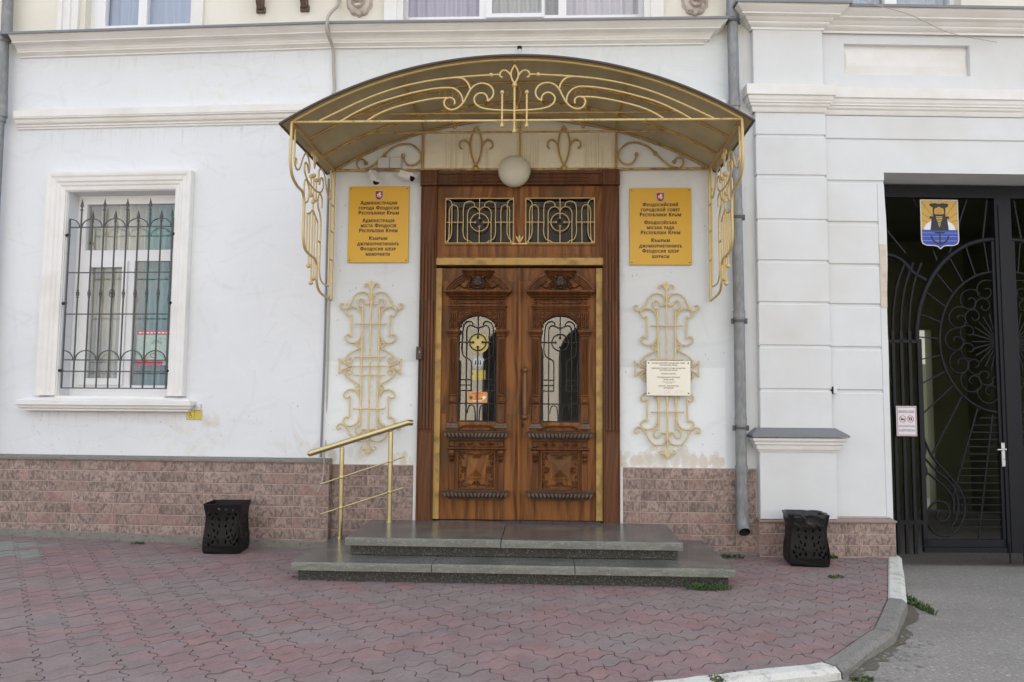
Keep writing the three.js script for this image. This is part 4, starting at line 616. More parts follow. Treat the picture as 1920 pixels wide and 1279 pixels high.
// ---------- carriage gate ----------
{
  const gate = thing('carriage_gate', 'black wrought-iron double gate with sunburst circle and scrolls', 'gate', onRight(4.955, -0.03, -0.4), AR);
  const T = (pts, r = 0.008) => tube(pts, r), FB = (a, b, w = 0.02, t = 0.02) => flatbar([...a, 0], [...b, 0], w, t);
  const y0 = -0.02, top = 3.70, cx = 4.955, u = (q) => q - cx;
  obj('frame', [box(-1.39, 1.39, 3.575, top, -0.03, 0.03), box(-1.39, -1.33, y0, 3.58, -0.03, 0.03), box(1.33, 1.39, y0, 3.58, -0.03, 0.03)], M.blackGate, gate);
  obj('centre_post', [box(-0.085, 0.085, 0.0, 3.58, -0.035, 0.035), box(-0.05, 0.06, 0.0, 3.5, 0.0345, 0.045)], M.blackGate, gate);
  for (const s of [-1, 1]) {
    const lf = sub('leaf', gate), m = (p) => p.map(([a, b]) => [s * a, b]), X = 0.915;            // leaf measured outward from the middle
    const C = [0.078, 2.10], Rc = 0.60, Rv = 0.715;
    const archO = []; for (let i = 0; i <= 12; i++) { const a = PI / 2 * i / 12; archO.push([0.09 + (X - 0.09) * Math.cos(a), 2.10 + 1.05 * Math.sin(a)]); }
    obj('stile', [FB([s * (X - 0.02), 0.06], [s * (X - 0.02), 2.12], 0.045, 0.04), FB([s * 0.105, 0.06], [s * 0.105, 3.13], 0.03, 0.04), T(m(archO), 0.026), FB([s * 0.09, 0.09], [s * X, 0.09], 0.07, 0.04), box(Math.min(s * 0.09, s * X), Math.max(s * 0.09, s * X), 0.0, 0.05, -0.02, 0.03)], M.blackGate, lf);
    const oval = []; for (let i = 0; i <= 24; i++) { const a = -PI / 2 + PI * i / 24; oval.push([C[0] + Rc * Math.cos(a), C[1] + Rv * Math.sin(a)]); }
    obj('oval', T(m(oval), 0.013), M.blackGate, lf);
    const rays = []; for (let i = 0; i < 10; i++) { const a = 1.45 - i * 0.235, p = [C[0] + Rc * Math.cos(a), C[1] + Rv * Math.sin(a)]; let q; if (a > 0.02) q = [0.09 + (X - 0.09) * Math.cos(a), 2.10 + 1.04 * Math.sin(a)]; else q = [X - 0.03, p[1] + (X - 0.03 - p[0]) * Math.tan(a) * 1.15]; rays.push(FB([s * p[0], p[1]], [s * q[0], q[1]], 0.012, 0.012)); }
    for (let i = 0; i < 11; i++) { const a = 1.25 - i * 0.25; rays.push(FB([s * (C[0] + 0.02), C[1] + 0.02 * Math.sin(a)], [s * (C[0] + 0.27 * Math.cos(a)), C[1] + 0.3 * Math.sin(a)], 0.010, 0.010)); }
    rays.forEach((r) => obj('ray', r, M.blackGate, lf));
    // scrolls inside the oval: pairs of C-scrolls round the half circle
    const spiral = (px, py, r, a0, turns, dir, n = 16) => { const p = []; for (let i = 0; i <= n; i++) { const t = i / n, a = a0 + dir * t * turns * 2 * PI, q = r * (1 - 0.82 * t); p.push([px + q * Math.cos(a), py + q * Math.sin(a)]); } return p; };
    const sc = []; for (let i = 0; i < 7; i++) { const a = 1.32 - i * 0.44, px = C[0] + 0.43 * Math.cos(a), py = C[1] + 0.53 * Math.sin(a); sc.push(T(m(spiral(px, py, 0.135, a + 1.6, 1.25, -1)), 0.0075), T(m(spiral(C[0] + 0.31 * Math.cos(a - 0.2), C[1] + 0.40 * Math.sin(a - 0.2), 0.10, a - 1.7, 1.1, 1)), 0.007)); }
    sc.forEach((r) => obj('scroll', r, M.blackGate, lf));
    // thin rails and slanting bars of the lower half
    const rails = []; for (let i = 0; i < 16; i++) { const y = 1.33 - i * 0.072; const xe = 0.30 + 0.42 * Math.pow(i / 15, 0.7) - (i > 9 ? (i - 9) * 0.022 : 0); rails.push(FB([s * 0.11, y], [s * xe, y], 0.009, 0.012)); }
    rails.push(FB([s * 0.17, 1.36], [s * 0.36, 0.12], 0.014, 0.012), FB([s * 0.32, 1.42], [s * 0.60, 0.55], 0.014, 0.012), FB([s * 0.47, 1.55], [s * 0.80, 0.95], 0.014, 0.012));
    rails.forEach((r) => obj('rail', r, M.blackGate, lf));
    const big = [[0.885, 1.15], [0.80, 0.95], [0.66, 0.78], [0.53, 0.62], [0.48, 0.45], [0.55, 0.24], [0.68, 0.155], [0.80, 0.19], [0.86, 0.30], [0.84, 0.43], [0.76, 0.50], [0.67, 0.47], [0.64, 0.38], [0.68, 0.31], [0.75, 0.31], [0.77, 0.37], [0.73, 0.40]];
    obj('bottom_scroll', [T(m(big), 0.012), T(m([[0.885, 0.94], [0.76, 0.80], [0.62, 0.68], [0.555, 0.52], [0.565, 0.36], [0.62, 0.25]]), 0.012), T(m([[0.885, 0.80], [0.80, 0.74], [0.68, 0.64], [0.60, 0.52], [0.60, 0.38]]), 0.012), T(m([[0.885, 1.1], [0.86, 1.0], [0.885, 0.9], [0.855, 0.8], [0.885, 0.7]]), 0.010)], M.blackGate, lf);
    const br = []; for (const d of [0.075, 0.160, 0.245]) br.push(FB([s * (X + d), y0], [s * (X + d), 2.2], 0.03, 0.03), T(m([[X + d, 2.2], [X + d - 0.02, 2.45], [X + d - 0.07, 2.7], [X + d - 0.15, 2.9]]), 0.015));
    br.push(FB([s * X, 2.095], [s * 1.34, 2.095], 0.03, 0.03), FB([s * X, 0.29], [s * 1.34, 0.29], 0.04, 0.03), T(m([[1.33, 2.93], [1.2, 2.98], [1.05, 2.93], [0.93, 2.80], [0.80, 2.72]]), 0.022));
    br.forEach((r) => obj('side_bar', r, M.blackGate, lf));
    const fan = []; for (const [a, b, c, d] of [[0.55, 3.0, 0.35, 3.56], [0.68, 2.93, 0.9, 3.56], [1.0, 3.0, 1.32, 3.4], [0.2, 3.15, 0.14, 3.56]]) fan.push(FB([s * a, b], [s * c, d], 0.016, 0.014));
    fan.forEach((r) => obj('top_ray', r, M.blackGate, lf));
    if (s < 0) obj('handle', [fbox(-0.118, -0.082, 0.845, 1.085, 0.035, 0.052, 0.006), rod([-0.1, 1.02, 0.05], [-0.1, 1.02, 0.09], 0.009), rod([-0.1, 1.02, 0.085], [-0.185, 1.015, 0.085], 0.009), ell(-0.1, 0.93, 0.053, 0.008, 0.014, 0.006, 8)], std({ color: lin(0.6, 0.6, 0.6), metalness: 0.9, roughness: 0.25 }), lf, { label: 'chrome lever handle' });
    obj('drop_bolt', rod([s * 0.07, -0.1, 0.04], [s * 0.07, 0.1, 0.04], 0.008), M.blackGate, lf);
  }
}

// ---------- entrance steps ----------
{
  const st = thing('entrance_steps', 'two grey stone entrance steps in front of the carved door', 'steps', [0, 0, 0]);
  const slabGeo = (x0, x1, y0, y1, z0, z1) => { const b = 0.008; const g = new THREE.BoxGeometry(x1 - x0, y1 - y0, z1 - z0, Math.ceil((x1 - x0) * 10), 1, 3), p = g.attributes.position; g.translate((x0 + x1) / 2, (y0 + y1) / 2, (z0 + z1) / 2); for (let i = 0; i < p.count; i++) { const x = p.getX(i), y = p.getY(i), z = p.getZ(i); if (z > z1 - 0.001) p.setZ(i, z + 0.008 * (vn(x * 6, y * 40) - 0.5) - (y > y1 - 0.001 ? b : 0)); if (y > y1 - 0.001 && z > z1 - 0.02) p.setY(i, y - 0.004 - 0.006 * vn(x * 9 + 5, 3)); } g.computeVertexNormals(); return g; };
  const rp = (x0, x1, y0, y1, z) => box(x0, x1, y0, y1, -0.1, z);
  const step = (x0, x1, y0, y1, z0, z1) => { const sl = obj('slab', slabGeo(x0, x1, y0, y1, z0, z1), M.stepTop, st), v = [], N = Math.ceil((x1 - x0) * 22); const q = (k, t) => { const x = x0 + 0.001 + (x1 - x0 - 0.002) * k / N, n = vn(x * 14 + y0 * 90, t * 3), e = vn(x * 31, t * 5 + 8); return [x, t === 0 ? y0 + 0.004 * n : t === 1 ? y0 + (y1 - y0) * 0.55 : t === 2 ? y1 - 0.010 - 0.007 * n : y1 - 0.0035, z1 + (t === 3 ? -0.010 - 0.006 * n : t === 2 ? 0.004 + 0.003 * e : 0.0055 + 0.005 * e)]; }; for (let k = 0; k < N; k++) for (const t of [0, 1, 2]) quad(v, q(k, t), q(k + 1, t), q(k + 1, t + 1), q(k, t + 1)); obj('worn_edge', tris(v), M.stepFace, sl, { label: 'pale worn front edge' }); };
  step(-1.385, -0.098, 0.215, 0.283, -0.25, 1.115); step(-0.092, 1.385, 0.214, 0.281, -0.25, 1.12);
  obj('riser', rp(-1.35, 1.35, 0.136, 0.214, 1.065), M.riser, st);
  for (const [a, b] of [[-1.735, -0.622], [-0.618, 0.498], [0.502, 1.735]]) step(a, b, 0.068, 0.135, 0.016, 1.43);
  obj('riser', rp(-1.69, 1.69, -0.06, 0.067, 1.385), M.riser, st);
  const mt = thing('doormat', 'dark purple mat strip on the top step at the door', 'doormat', [0.33, 0.285, 0.12]);
  for (let i = 0; i < 6; i++) obj('mat_square', fbox(-0.45 + i * 0.152, -0.45 + i * 0.152 + 0.149, -0.14, 0.14, -0.006, 0.003, 0.002).rotateX(-PI / 2), std({ map: dataTex(128, 128, speck([0.055, 0.045, 0.05], [0.085, 0.07, 0.075], [0.13, 0.115, 0.11], 10), [0.3, 0.3]), roughness: 0.85 }), mt);
}
// ---------- brass handrail ----------
{
  const hr = thing('handrail', 'brass handrail on two posts left of the steps', 'handrail', [-1.44, 0.13, 0.22]);
  const o = (x, y) => [x + 1.44, y - 0.13, 0];
  obj('rail', [rod(o(-1.955, 0.918), o(-1.03, 1.215), 0.029, 14), ball(...o(-1.955, 0.918), 0.029, 12), ball(...o(-1.03, 1.215), 0.029, 12), rod(o(-1.03, 1.215), [o(-1.0, 1.22)[0], o(-1.0, 1.212)[1], -0.03], 0.029, 12)], M.brass, hr);
  for (const [x, y0, y1] of [[-1.652, 0.135, 0.965], [-1.192, 0.285, 1.115]]) obj('post', [rod(o(x, y0), o(x, y1), 0.022, 12), rod(o(x, y1), o(x, y1 + 0.035), 0.011, 8), rod(o(x, y0), o(x, y0 + 0.014), 0.032, 14), ball(...o(x, y1), 0.022, 10)], M.brass, hr);
  obj('thin_bar', rod(o(-1.848, 0.632), o(-1.06, 0.896), 0.0075, 8), M.brass, hr); obj('thin_bar', rod(o(-1.843, 0.352), o(-1.068, 0.606), 0.0075, 8), M.brass, hr);
  for (const [x, y] of [[-1.652, 0.698], [-1.192, 0.852], [-1.652, 0.415], [-1.192, 0.566]]) obj('clip', ball(...o(x, y), 0.026, 8), M.brass, hr);
}

// ---------- canopy ----------
{
  const cp = thing('entrance_canopy', 'arched brown canopy with gold scrollwork over the carved door', 'canopy', [0, 3.70, 0]);
  const Y = (y) => y - 3.70, hw = 1.84, rise = 0.51, R = (hw * hw + rise * rise) / (2 * rise), cy = rise - R;
  const arcY = (x, d = 0) => cy + Math.sqrt((R + d) ** 2 - x * x);
  const arcPts = (x0, x1, z, n = 20, d = 0) => [...Array(n + 1).keys()].map((i) => { const x = x0 + (x1 - x0) * i / n; return [x, arcY(x, d), z]; });
  { // roof sheet, 8 mm, with a small eave
    const v = [], N = 40, a1 = Math.asin(1.915 / R), P = (i, d, z) => { const a = -a1 + 2 * a1 * i / N; return [(R + d) * Math.sin(a), cy + (R + d) * Math.cos(a), z]; };
    for (let i = 0; i < N; i++) { quad(v, P(i, 0.014, 0.015), P(i + 1, 0.014, 0.015), P(i + 1, 0.014, 1.468), P(i, 0.014, 1.468)); quad(v, P(i, 0.020, 0.015), P(i + 1, 0.020, 0.015), P(i + 1, 0.020, 1.468), P(i, 0.020, 1.468)); quad(v, P(i, 0.014, 1.468), P(i + 1, 0.014, 1.468), P(i + 1, 0.020, 1.468), P(i, 0.020, 1.468)); }
    obj('roof_sheet', tris(v), new THREE.MeshPhysicalMaterial({ map: dataTex(512, 512, (u, w) => { const n = fbm(u * 5, w * 5, 5, 5), s = fbm(u * 30, w * 4, 120, 2); return mix([0.52, 0.44, 0.28], [0.34, 0.28, 0.165], 0.7 * n + 0.3 * s); }, [1.4, 1.4]), roughness: 0.8, transmission: 0.6, thickness: 0 }), cp);
    const e = []; for (const zz of [0.016, 1.470]) e.push(tube([...Array(25).keys()].map((i) => { const a = -a1 + 2 * a1 * i / 24; return [(R + 0.018) * Math.sin(a), cy + (R + 0.018) * Math.cos(a), zz]; }), 0.012, { n: 48 }));
    for (const s of [-1, 1]) { const a = s * a1; e.push(rod([(R + 0.018) * Math.sin(a), cy + (R + 0.018) * Math.cos(a), 0.016], [(R + 0.018) * Math.sin(a), cy + (R + 0.018) * Math.cos(a), 1.470], 0.012)); }
    obj('roof_edge', e, std({ color: lin(0.07, 0.055, 0.042), roughness: 0.6 }), cp);
  }
  const zs = [0.03, 0.47, 0.95, 1.42];
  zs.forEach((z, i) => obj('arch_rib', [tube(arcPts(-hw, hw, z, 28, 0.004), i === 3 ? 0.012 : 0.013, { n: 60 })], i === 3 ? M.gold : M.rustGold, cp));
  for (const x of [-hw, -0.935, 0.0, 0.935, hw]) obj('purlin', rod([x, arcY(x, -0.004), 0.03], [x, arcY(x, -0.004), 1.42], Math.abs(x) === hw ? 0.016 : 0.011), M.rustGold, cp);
  obj('tie_bar', rod([-hw, 0, 1.42], [hw, 0, 1.42], 0.0105, 8), M.gold, cp);
  obj('tie_bar', rod([-1.39, Y(3.935), 0.95], [1.39, Y(3.935), 0.95], 0.010), M.rustGold, cp);
  obj('tie_bar', rod([-1.41, Y(3.93), 0.47], [1.41, Y(3.93), 0.47], 0.010), M.rustGold, cp);
  // front scrollwork, traced from the middle outward
  {
    const k = 0.001062, g = [], balls = [], z = 1.42, mp = (a, b) => [(a - 1850) * k, (572 + (1850 - a) * 0.0179 - b) * k];
    const T = (pts, r = 0.0085) => { for (const s of [1, -1]) g.push(tube(pts.map(([a, b]) => { const q = mp(a, b); return [s * q[0], q[1], z]; }), r)); }, BL = (a, b, r = 0.018) => { const q = mp(a, b); for (const s of a === 1850 ? [1] : [1, -1]) balls.push(ball(s * q[0], q[1], z, r, 10)); };
    T([[330, 592], [500, 505], [650, 432], [800, 368], [950, 318], [1100, 280], [1250, 252], [1400, 234], [1530, 222], [1668, 212], [1735, 208]]); BL(1668, 212);
    T([[1756, 232], [1738, 222], [1735, 203], [1752, 180], [1780, 176], [1803, 192], [1820, 215]]);
    T([[1850, 132], [1830, 168], [1821, 205], [1830, 245], [1850, 278]]); BL(1850, 290, 0.022);
    g.push(rod([0, mp(1850, 295)[1], z], [0, mp(1850, 655)[1], z], 0.0095)); BL(1850, 655, 0.02);
    for (const s of [1, -1]) g.push(rod([s * mp(1755, 350)[0], mp(1755, 350)[1], z], [s * mp(1755, 350)[0], mp(1755, 615)[1], z], 0.009)); BL(1755, 350, 0.018); BL(1755, 615, 0.018);
    T([[1380, 236], [1440, 240], [1480, 268], [1500, 305], [1506, 328]]);
    T([[500, 592], [620, 520], [760, 452], [900, 405], [1050, 362], [1200, 330], [1300, 318], [1370, 320], [1420, 350], [1446, 395], [1450, 435]]);
    T([[1640, 422], [1676, 392], [1688, 350], [1670, 308], [1630, 284], [1585, 280], [1540, 298], [1507, 332], [1482, 382], [1455, 432], [1415, 474], [1370, 492], [1330, 482], [1306, 448], [1310, 415], [1338, 398], [1368, 400], [1388, 424], [1384, 450]]);
    T([[712, 582], [800, 528], [900, 486], [1000, 455], [1120, 425], [1250, 402], [1340, 398]]);
    T([[1642, 422], [1640, 392], [1622, 366], [1592, 357], [1560, 368], [1538, 400], [1545, 435], [1575, 464], [1620, 480], [1700, 490], [1780, 493], [1850, 493]]);
    g.forEach((r) => obj('front_scroll', r, M.gold, cp)); balls.forEach((b) => obj('ball', b, M.gold, cp));
  }
  // fleurs hanging in the two inner frames
  const fleur = (x, y, z, s, r) => { const g = []; for (const m of [1, -1]) g.push(tube([[0, 0.17], [0.02, 0.13], [0.038, 0.06], [0.035, 0.0], [0.018, -0.06], [0, -0.10]].map(([a, b]) => [x + m * a * s, y + b * s, z]), r), tube([[0.036, 0.02], [0.05, 0.055], [0.08, 0.075], [0.105, 0.06], [0.108, 0.03], [0.092, 0.015]].map(([a, b]) => [x + m * a * s, y + b * s, z]), r)); g.push(ball(x, y - 0.115 * s, z, 0.022 * s, 8)); return g; };
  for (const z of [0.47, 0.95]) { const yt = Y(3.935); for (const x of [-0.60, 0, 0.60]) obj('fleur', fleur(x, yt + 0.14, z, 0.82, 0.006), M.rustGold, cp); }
  // frame and scrolls flat against the wall
  {
    const z = 0.04, g = [rod([-hw, 0.0, z], [hw, 0.0, z], 0.0125, 8), rod([-0.965, 0, z], [-0.965, arcY(0.965), z], 0.012), rod([0.945, 0, z], [0.945, arcY(0.945), z], 0.012), rod([0, 0, z], [0, arcY(0), z], 0.010)];
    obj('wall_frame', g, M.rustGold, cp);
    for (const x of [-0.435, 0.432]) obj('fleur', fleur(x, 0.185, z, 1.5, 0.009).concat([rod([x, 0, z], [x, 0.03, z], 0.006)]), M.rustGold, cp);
    const k = 0.00129, tr = (pts) => pts.map(([a, b]) => [(a - 1170) * k * 1.0 - 0.965, (965 - b) * k, z]);
    for (const s of [1, -1]) {
      const m = (p) => p.map(([x, y, q]) => [s * x * (s > 0 ? 1 : 0.985), y, q]);
      obj('wall_scroll', [tube(m(tr([[690, 962], [665, 930], [668, 890], [695, 876], [722, 890], [732, 908]])), 0.0095), tube(m(tr([[700, 960], [760, 945], [815, 905], [870, 850], [930, 795], [1000, 765], [1070, 762], [1125, 795], [1158, 850], [1150, 895], [1110, 925], [1060, 925], [1032, 895], [1020, 855]])), 0.0095)], M.rustGold, cp);
      for (const [a, b] of [[733, 910], [877, 845], [1020, 852]]) { const q = m(tr([[a, b]]))[0]; obj('ball', ball(q[0], q[1], z, 0.021, 10), M.rustGold, cp); }
    }
  }
  // side trellises hanging from front corner to wall
  const P = {
    a: [[1.43, 3.70], [1.43, 3.5], [1.43, 3.36], [1.37, 3.26], [1.24, 3.215], [1.07, 3.20], [1.03, 3.15], [1.02, 3.0], [1.02, 2.82], [0.97, 2.735], [0.82, 2.705], [0.64, 2.695], [0.585, 2.66], [0.585, 2.58], [0.57, 2.50], [0.50, 2.435], [0.35, 2.41], [0.05, 2.40]],
    c: [[0.17, 2.52], [0.38, 2.52], [0.46, 2.555], [0.49, 2.62], [0.49, 2.84], [0.49, 3.08], [0.53, 3.15], [0.60, 3.20], [0.60, 3.27], [0.54, 3.33], [0.47, 3.30], [0.47, 3.21]],
    d: [[1.33, 3.67], [1.33, 3.5], [1.32, 3.39], [1.26, 3.35], [1.18, 3.38], [1.09, 3.50], [1.01, 3.565], [0.93, 3.545], [0.89, 3.48], [0.91, 3.42]],
    e: [[1.27, 3.39], [1.285, 3.435], [1.32, 3.41]],
    f: [[0.91, 3.42], [0.96, 3.48], [1.02, 3.48], [1.04, 3.41], [0.94, 3.345], [0.73, 3.32], [0.52, 3.35], [0.44, 3.42], [0.46, 3.49], [0.53, 3.48], [0.57, 3.41]],
    g: [[0.60, 3.43], [0.59, 3.53], [0.52, 3.57], [0.41, 3.55], [0.32, 3.43], [0.22, 3.36], [0.16, 3.41], [0.19, 3.46]],
    h: [[1.03, 3.15], [1.03, 3.30], [0.99, 3.34], [0.91, 3.31], [0.89, 3.25], [0.92, 3.165], [0.99, 3.13]],
    i: [[0.92, 3.05], [0.84, 3.075], [0.76, 3.12], [0.68, 3.09], [0.59, 3.05]],
  };
  for (const s of [-1, 1]) {
    const x = s * 1.84, q = (z, y) => [x, y - 3.70, z], tr = sub('side_trellis', cp), g = [];
    const W = (pts, r) => g.push(tube(pts.map(([z, y]) => q(z, y)), r));
    W(P.a, 0.0125); W(P.c, 0.0085); for (const k of ['d', 'e', 'f', 'g', 'h', 'i']) W(P[k], 0.0085);
    g.push(rod(q(0.045, 3.70), q(0.045, 2.40), 0.013), rod(q(0.17, 3.66), q(0.17, 2.52), 0.009));
    for (const [z, y0, y1] of [[0.83, 3.41, 3.24], [0.75, 3.44, 3.12], [0.665, 3.42, 3.24], [0.92, 3.05, 2.60 + 0.11], [0.84, 3.07, 2.60], [0.755, 3.11, 2.46], [0.68, 3.09, 2.51], [0.59, 3.05, 2.69]]) g.push(rod(q(z, y0), q(z, y1), 0.0075));
    for (const [a, b, y] of [[0.59, 0.49, 2.88], [0.17, 0.045, 3.07], [0.17, 0.045, 2.79], [0.17, 0.045, 3.33]]) g.push(rod(q(a, y), q(b, y), 0.008));
    g.forEach((r) => obj('bar', r, M.gold, tr));
    for (const [z, y] of [[0.83, 3.41], [0.83, 3.24], [0.75, 3.44], [0.75, 3.20], [0.665, 3.42], [0.665, 3.24], [0.84, 2.60], [0.755, 2.46], [0.68, 2.51]]) obj('ball', ball(x, y - 3.70, z, 0.021, 10), M.gold, tr);
    const hang = []; for (const m of [1, -1]) hang.push(tube([[0, 0], [0.028, -0.06], [0.02, -0.12], [0, -0.17]].map(([a, b]) => q(0.74 + m * a, 3.68 + b)), 0.007), tube([[0.03, -0.06], [0.06, -0.03], [0.085, -0.05], [0.08, -0.08]].map(([a, b]) => q(0.74 + m * a, 3.68 + b)), 0.007)); obj('fleur', hang, M.gold, tr);
  }
}
// weathered board above the door, behind the canopy's wall frame
{
  const map = canvasTex(1024, 512, (x, w, h) => {
    x.fillStyle = 'rgb(214,208,188)'; x.fillRect(0, 0, w, h);
    for (let i = 0; i < 520; i++) { const px = rr(0, w), t = vn(px / 60, 4); if (t < 0.42) continue; const y0 = rr(0.1, 0.7) * h; x.fillStyle = `rgba(${150 + rr(0, 40)},${138 + rr(0, 30)},${108 + rr(0, 20)},${rr(0.08, 0.3)})`; x.fillRect(px, y0, rr(1, 4), h - y0 - rr(0, 0.15) * h); }
    for (let i = 0; i < 240; i++) { x.fillStyle = `rgba(${225 + rr(0, 15)},${222 + rr(0, 12)},${212},0.5)`; x.fillRect(rr(0, w), h - rr(0, 0.14) * h, rr(4, 30), rr(2, 9)); }
  }, [-0.95, 0.935, 3.69, 4.21]);
  obj('overdoor_board', slab([[-0.95, 3.695], [0.935, 3.695], [0.935, 4.05], [0.6, 4.13], [0.2, 4.175], [-0.2, 4.175], [-0.6, 4.13], [-0.95, 4.05]], [], 0.001, 0.018), std({ map, bumpMap: fineBump, bumpScale: 0.003, roughness: 0.8 }), main, { label: 'stained cream board above the door' });
}

// ---------- gold wall ornaments beside the door ----------
function ornament(label, x, y) {
  const t = thing('wall_ornament', label, 'wall ornament', [x, y, 0.03], 0, 'gold iron ornaments beside the door');
  const k = 0.00077, g = [], mp = (a, b) => [(485 - (b / 1155) * 25 - a) * k, (1155 - b) * k];
  const T = (pts, r = 0.0085) => { for (const s of [1, -1]) for (const u of [1, -1]) g.push(tube(pts.map(([a, b]) => { const q = mp(a, b); return [-s * q[0], u * q[1] * 0.975, 0]; }), r, { k: 5 })); };
  T([[470, 320], [462, 260], [438, 212], [385, 188], [315, 197], [258, 250], [215, 335], [172, 392], [122, 414], [84, 392], [74, 358], [98, 340], [126, 352]]);
  T([[474, 300], [455, 332], [415, 346], [395, 335], [385, 306], [352, 276], [318, 298], [312, 342], [340, 382], [372, 386]]);
  T([[150, 432], [172, 402], [212, 384], [265, 386], [318, 415], [348, 470], [360, 545], [362, 640], [352, 740], [322, 808], [272, 848], [205, 850], [160, 818], [146, 775], [166, 746], [200, 746], [224, 772]]);
  T([[224, 772], [225, 700], [225, 560], [226, 480]]); T([[226, 480], [205, 500], [172, 488], [152, 455], [150, 430]]);
  T([[346, 905], [300, 935], [240, 968], [180, 1010], [148, 1050], [150, 1090], [180, 1112], [216, 1106], [232, 1078], [214, 1050], [186, 1058]]);
  T([[62, 1052], [95, 1092], [140, 1122], [185, 1140], [222, 1153]]);
  for (const u of [1, -1]) for (const s of [1, -1]) g.push(ring(s * mp(315, 872)[0], u * mp(315, 872)[1] * 0.975, 0, 0.022, 0.006, 14));
  for (const s of [1, -1]) g.push(rod([s * 0.3, -0.078, 0], [s * 0.3, 0.078, 0], 0.007), rod([s * 0.083, -0.585, 0.004], [s * 0.083, 0.585, 0.004], 0.0105, 6));
  g.push(rod([0, -0.76, 0.006], [0, 0.76, 0.006], 0.0095, 6));
  obj('scrollwork', g, M.paleGold, t);
  for (const [y, h] of [[0.413, 0.146], [0.088, 0.146], [0, 0.195], [-0.088, 0.146], [-0.413, 0.146]]) obj('cross_bar', [rod([-h, y, 0.012], [h, y, 0.012], 0.0075, 6), ball(-h, y, 0.012, 0.009, 6), ball(h, y, 0.012, 0.009, 6)], M.paleGold, t);
  for (const u of [1, -1]) { const f = (p) => p.map(([a, b]) => [a, u * b]); const lf = [[0, 0.755], [0.018, 0.775], [0.030, 0.805], [0.014, 0.832], [0, 0.852], [-0.014, 0.832], [-0.030, 0.805], [-0.018, 0.775]]; obj('finial', [slab(u > 0 ? f(lf) : f(lf).reverse(), [[[-0.007, 0.812 * u], [0.007, 0.812 * u], [0, 0.792 * u]]], 0, 0.01), ...[1, -1].map((s) => tube([[0.016, 0.79], [0.04, 0.81], [0.066, 0.802], [0.07, 0.782], [0.055, 0.776]].map(([a, b]) => [s * a, u * b, 0.004]), 0.0075))], M.paleGold, t); }
  for (const [a, b] of [[0, 0.66], [0, -0.66], [0.083, 0.25], [-0.083, 0.25], [0.083, -0.25], [-0.083, -0.25]]) obj('wall_pin', rod([a, b, -0.03], [a, b, 0.0], 0.006), M.paleGold, t);
}
ornament('gold scroll ornament on the wall behind the brass handrail', -1.446, 1.754);
ornament('gold scroll ornament partly covered by the opening hours plate', 1.422, 1.745);

// ---------- window grille ----------
{
  const t = thing('window_grille', 'grey spear-topped iron grille over the ground-floor window', 'window grille', onLeft(-4.04, 1.52, 0.03), AL);
  const L = -0.545, Rr = 0.545, z = 0.0, n = 8, step = (Rr - L) / 9;
  const yr = [1.525, 1.692, 1.806, 2.268, 2.690, 3.155].map((y) => y - 1.52), topL = 3.245 - 1.52;
  for (const x of [L, Rr]) obj('edge_bar', rod([x, 0, z], [x, topL, z], 0.0095, 6), M.grille, t);
  for (const y of yr) obj('cross_rail', flatbar([L, y, z], [Rr, y, z], 0.012, 0.008), M.grille, t);
  for (let i = 1; i <= n; i++) {
    const x = L + i * step, tall = i % 2 === 1, yt = (tall ? 3.36 : 3.24) - 1.52, g = [rod([x, 0, z], [x, yt, z], 0.008, 6)];
    const sp = new THREE.ConeGeometry(0.021, 0.085, 4); sp.scale(1, 1, 0.45); sp.translate(x, yt + 0.052, z); g.push(sp, ell(x, yt + 0.008, z, 0.014, 0.016, 0.010, 6), rod([x, yt - 0.035, z], [x, yt - 0.02, z], 0.014, 6));
    if (i !== 4) g.push(rod([x, 0.935, z], [x, 0.975, z], 0.016, 8), rod([x, 0.915, z], [x, 0.925, z], 0.013, 8), rod([x, 0.985, z], [x, 0.995, z], 0.013, 8));
    else for (let q = 0; q < 4; q++) { const a0 = q * PI / 2, p = []; for (let k = 0; k <= 8; k++) { const a = a0 + k / 8 * PI * 1.1, r = 0.026 * Math.sin(PI * k / 8); p.push([x + r * Math.cos(a), 0.905 + k * 0.0125, z + r * Math.sin(a)]); } g.push(tube(p, 0.0045)); }
    obj('upright', g, M.grille, t);
  }
  const arcs = (y, up) => { const g = []; for (let i = 0; i <= 9; i++) { const a = L + (i - 1) * step, b = a + 2 * step; if (i % 2) continue; const p = []; for (let k = 0; k <= 8; k++) { const q = PI * k / 8, x = (a + b) / 2 + step * 0.9 * Math.cos(q); if (x < L - 0.001 || x > Rr + 0.001) continue; p.push([x, y + up * Math.sin(q), z + 0.006]); } if (p.length > 2) g.push(tube(p, 0.006)); } return g; };
  obj('scallop_arc', arcs(yr[5], 0.085), M.grille, t); obj('scallop_arc', arcs(yr[2], 0.095), M.grille, t);
  for (const [x, y] of [[L, 3.08], [L, 2.38], [L, 1.70], [Rr, 3.08], [Rr, 2.38], [Rr, 1.70]]) obj('wall_anchor', rod([x, y - 1.52, z], [x + Math.sign(x) * 0.05, y - 1.52, z - 0.03], 0.016, 8), M.black, t);
}
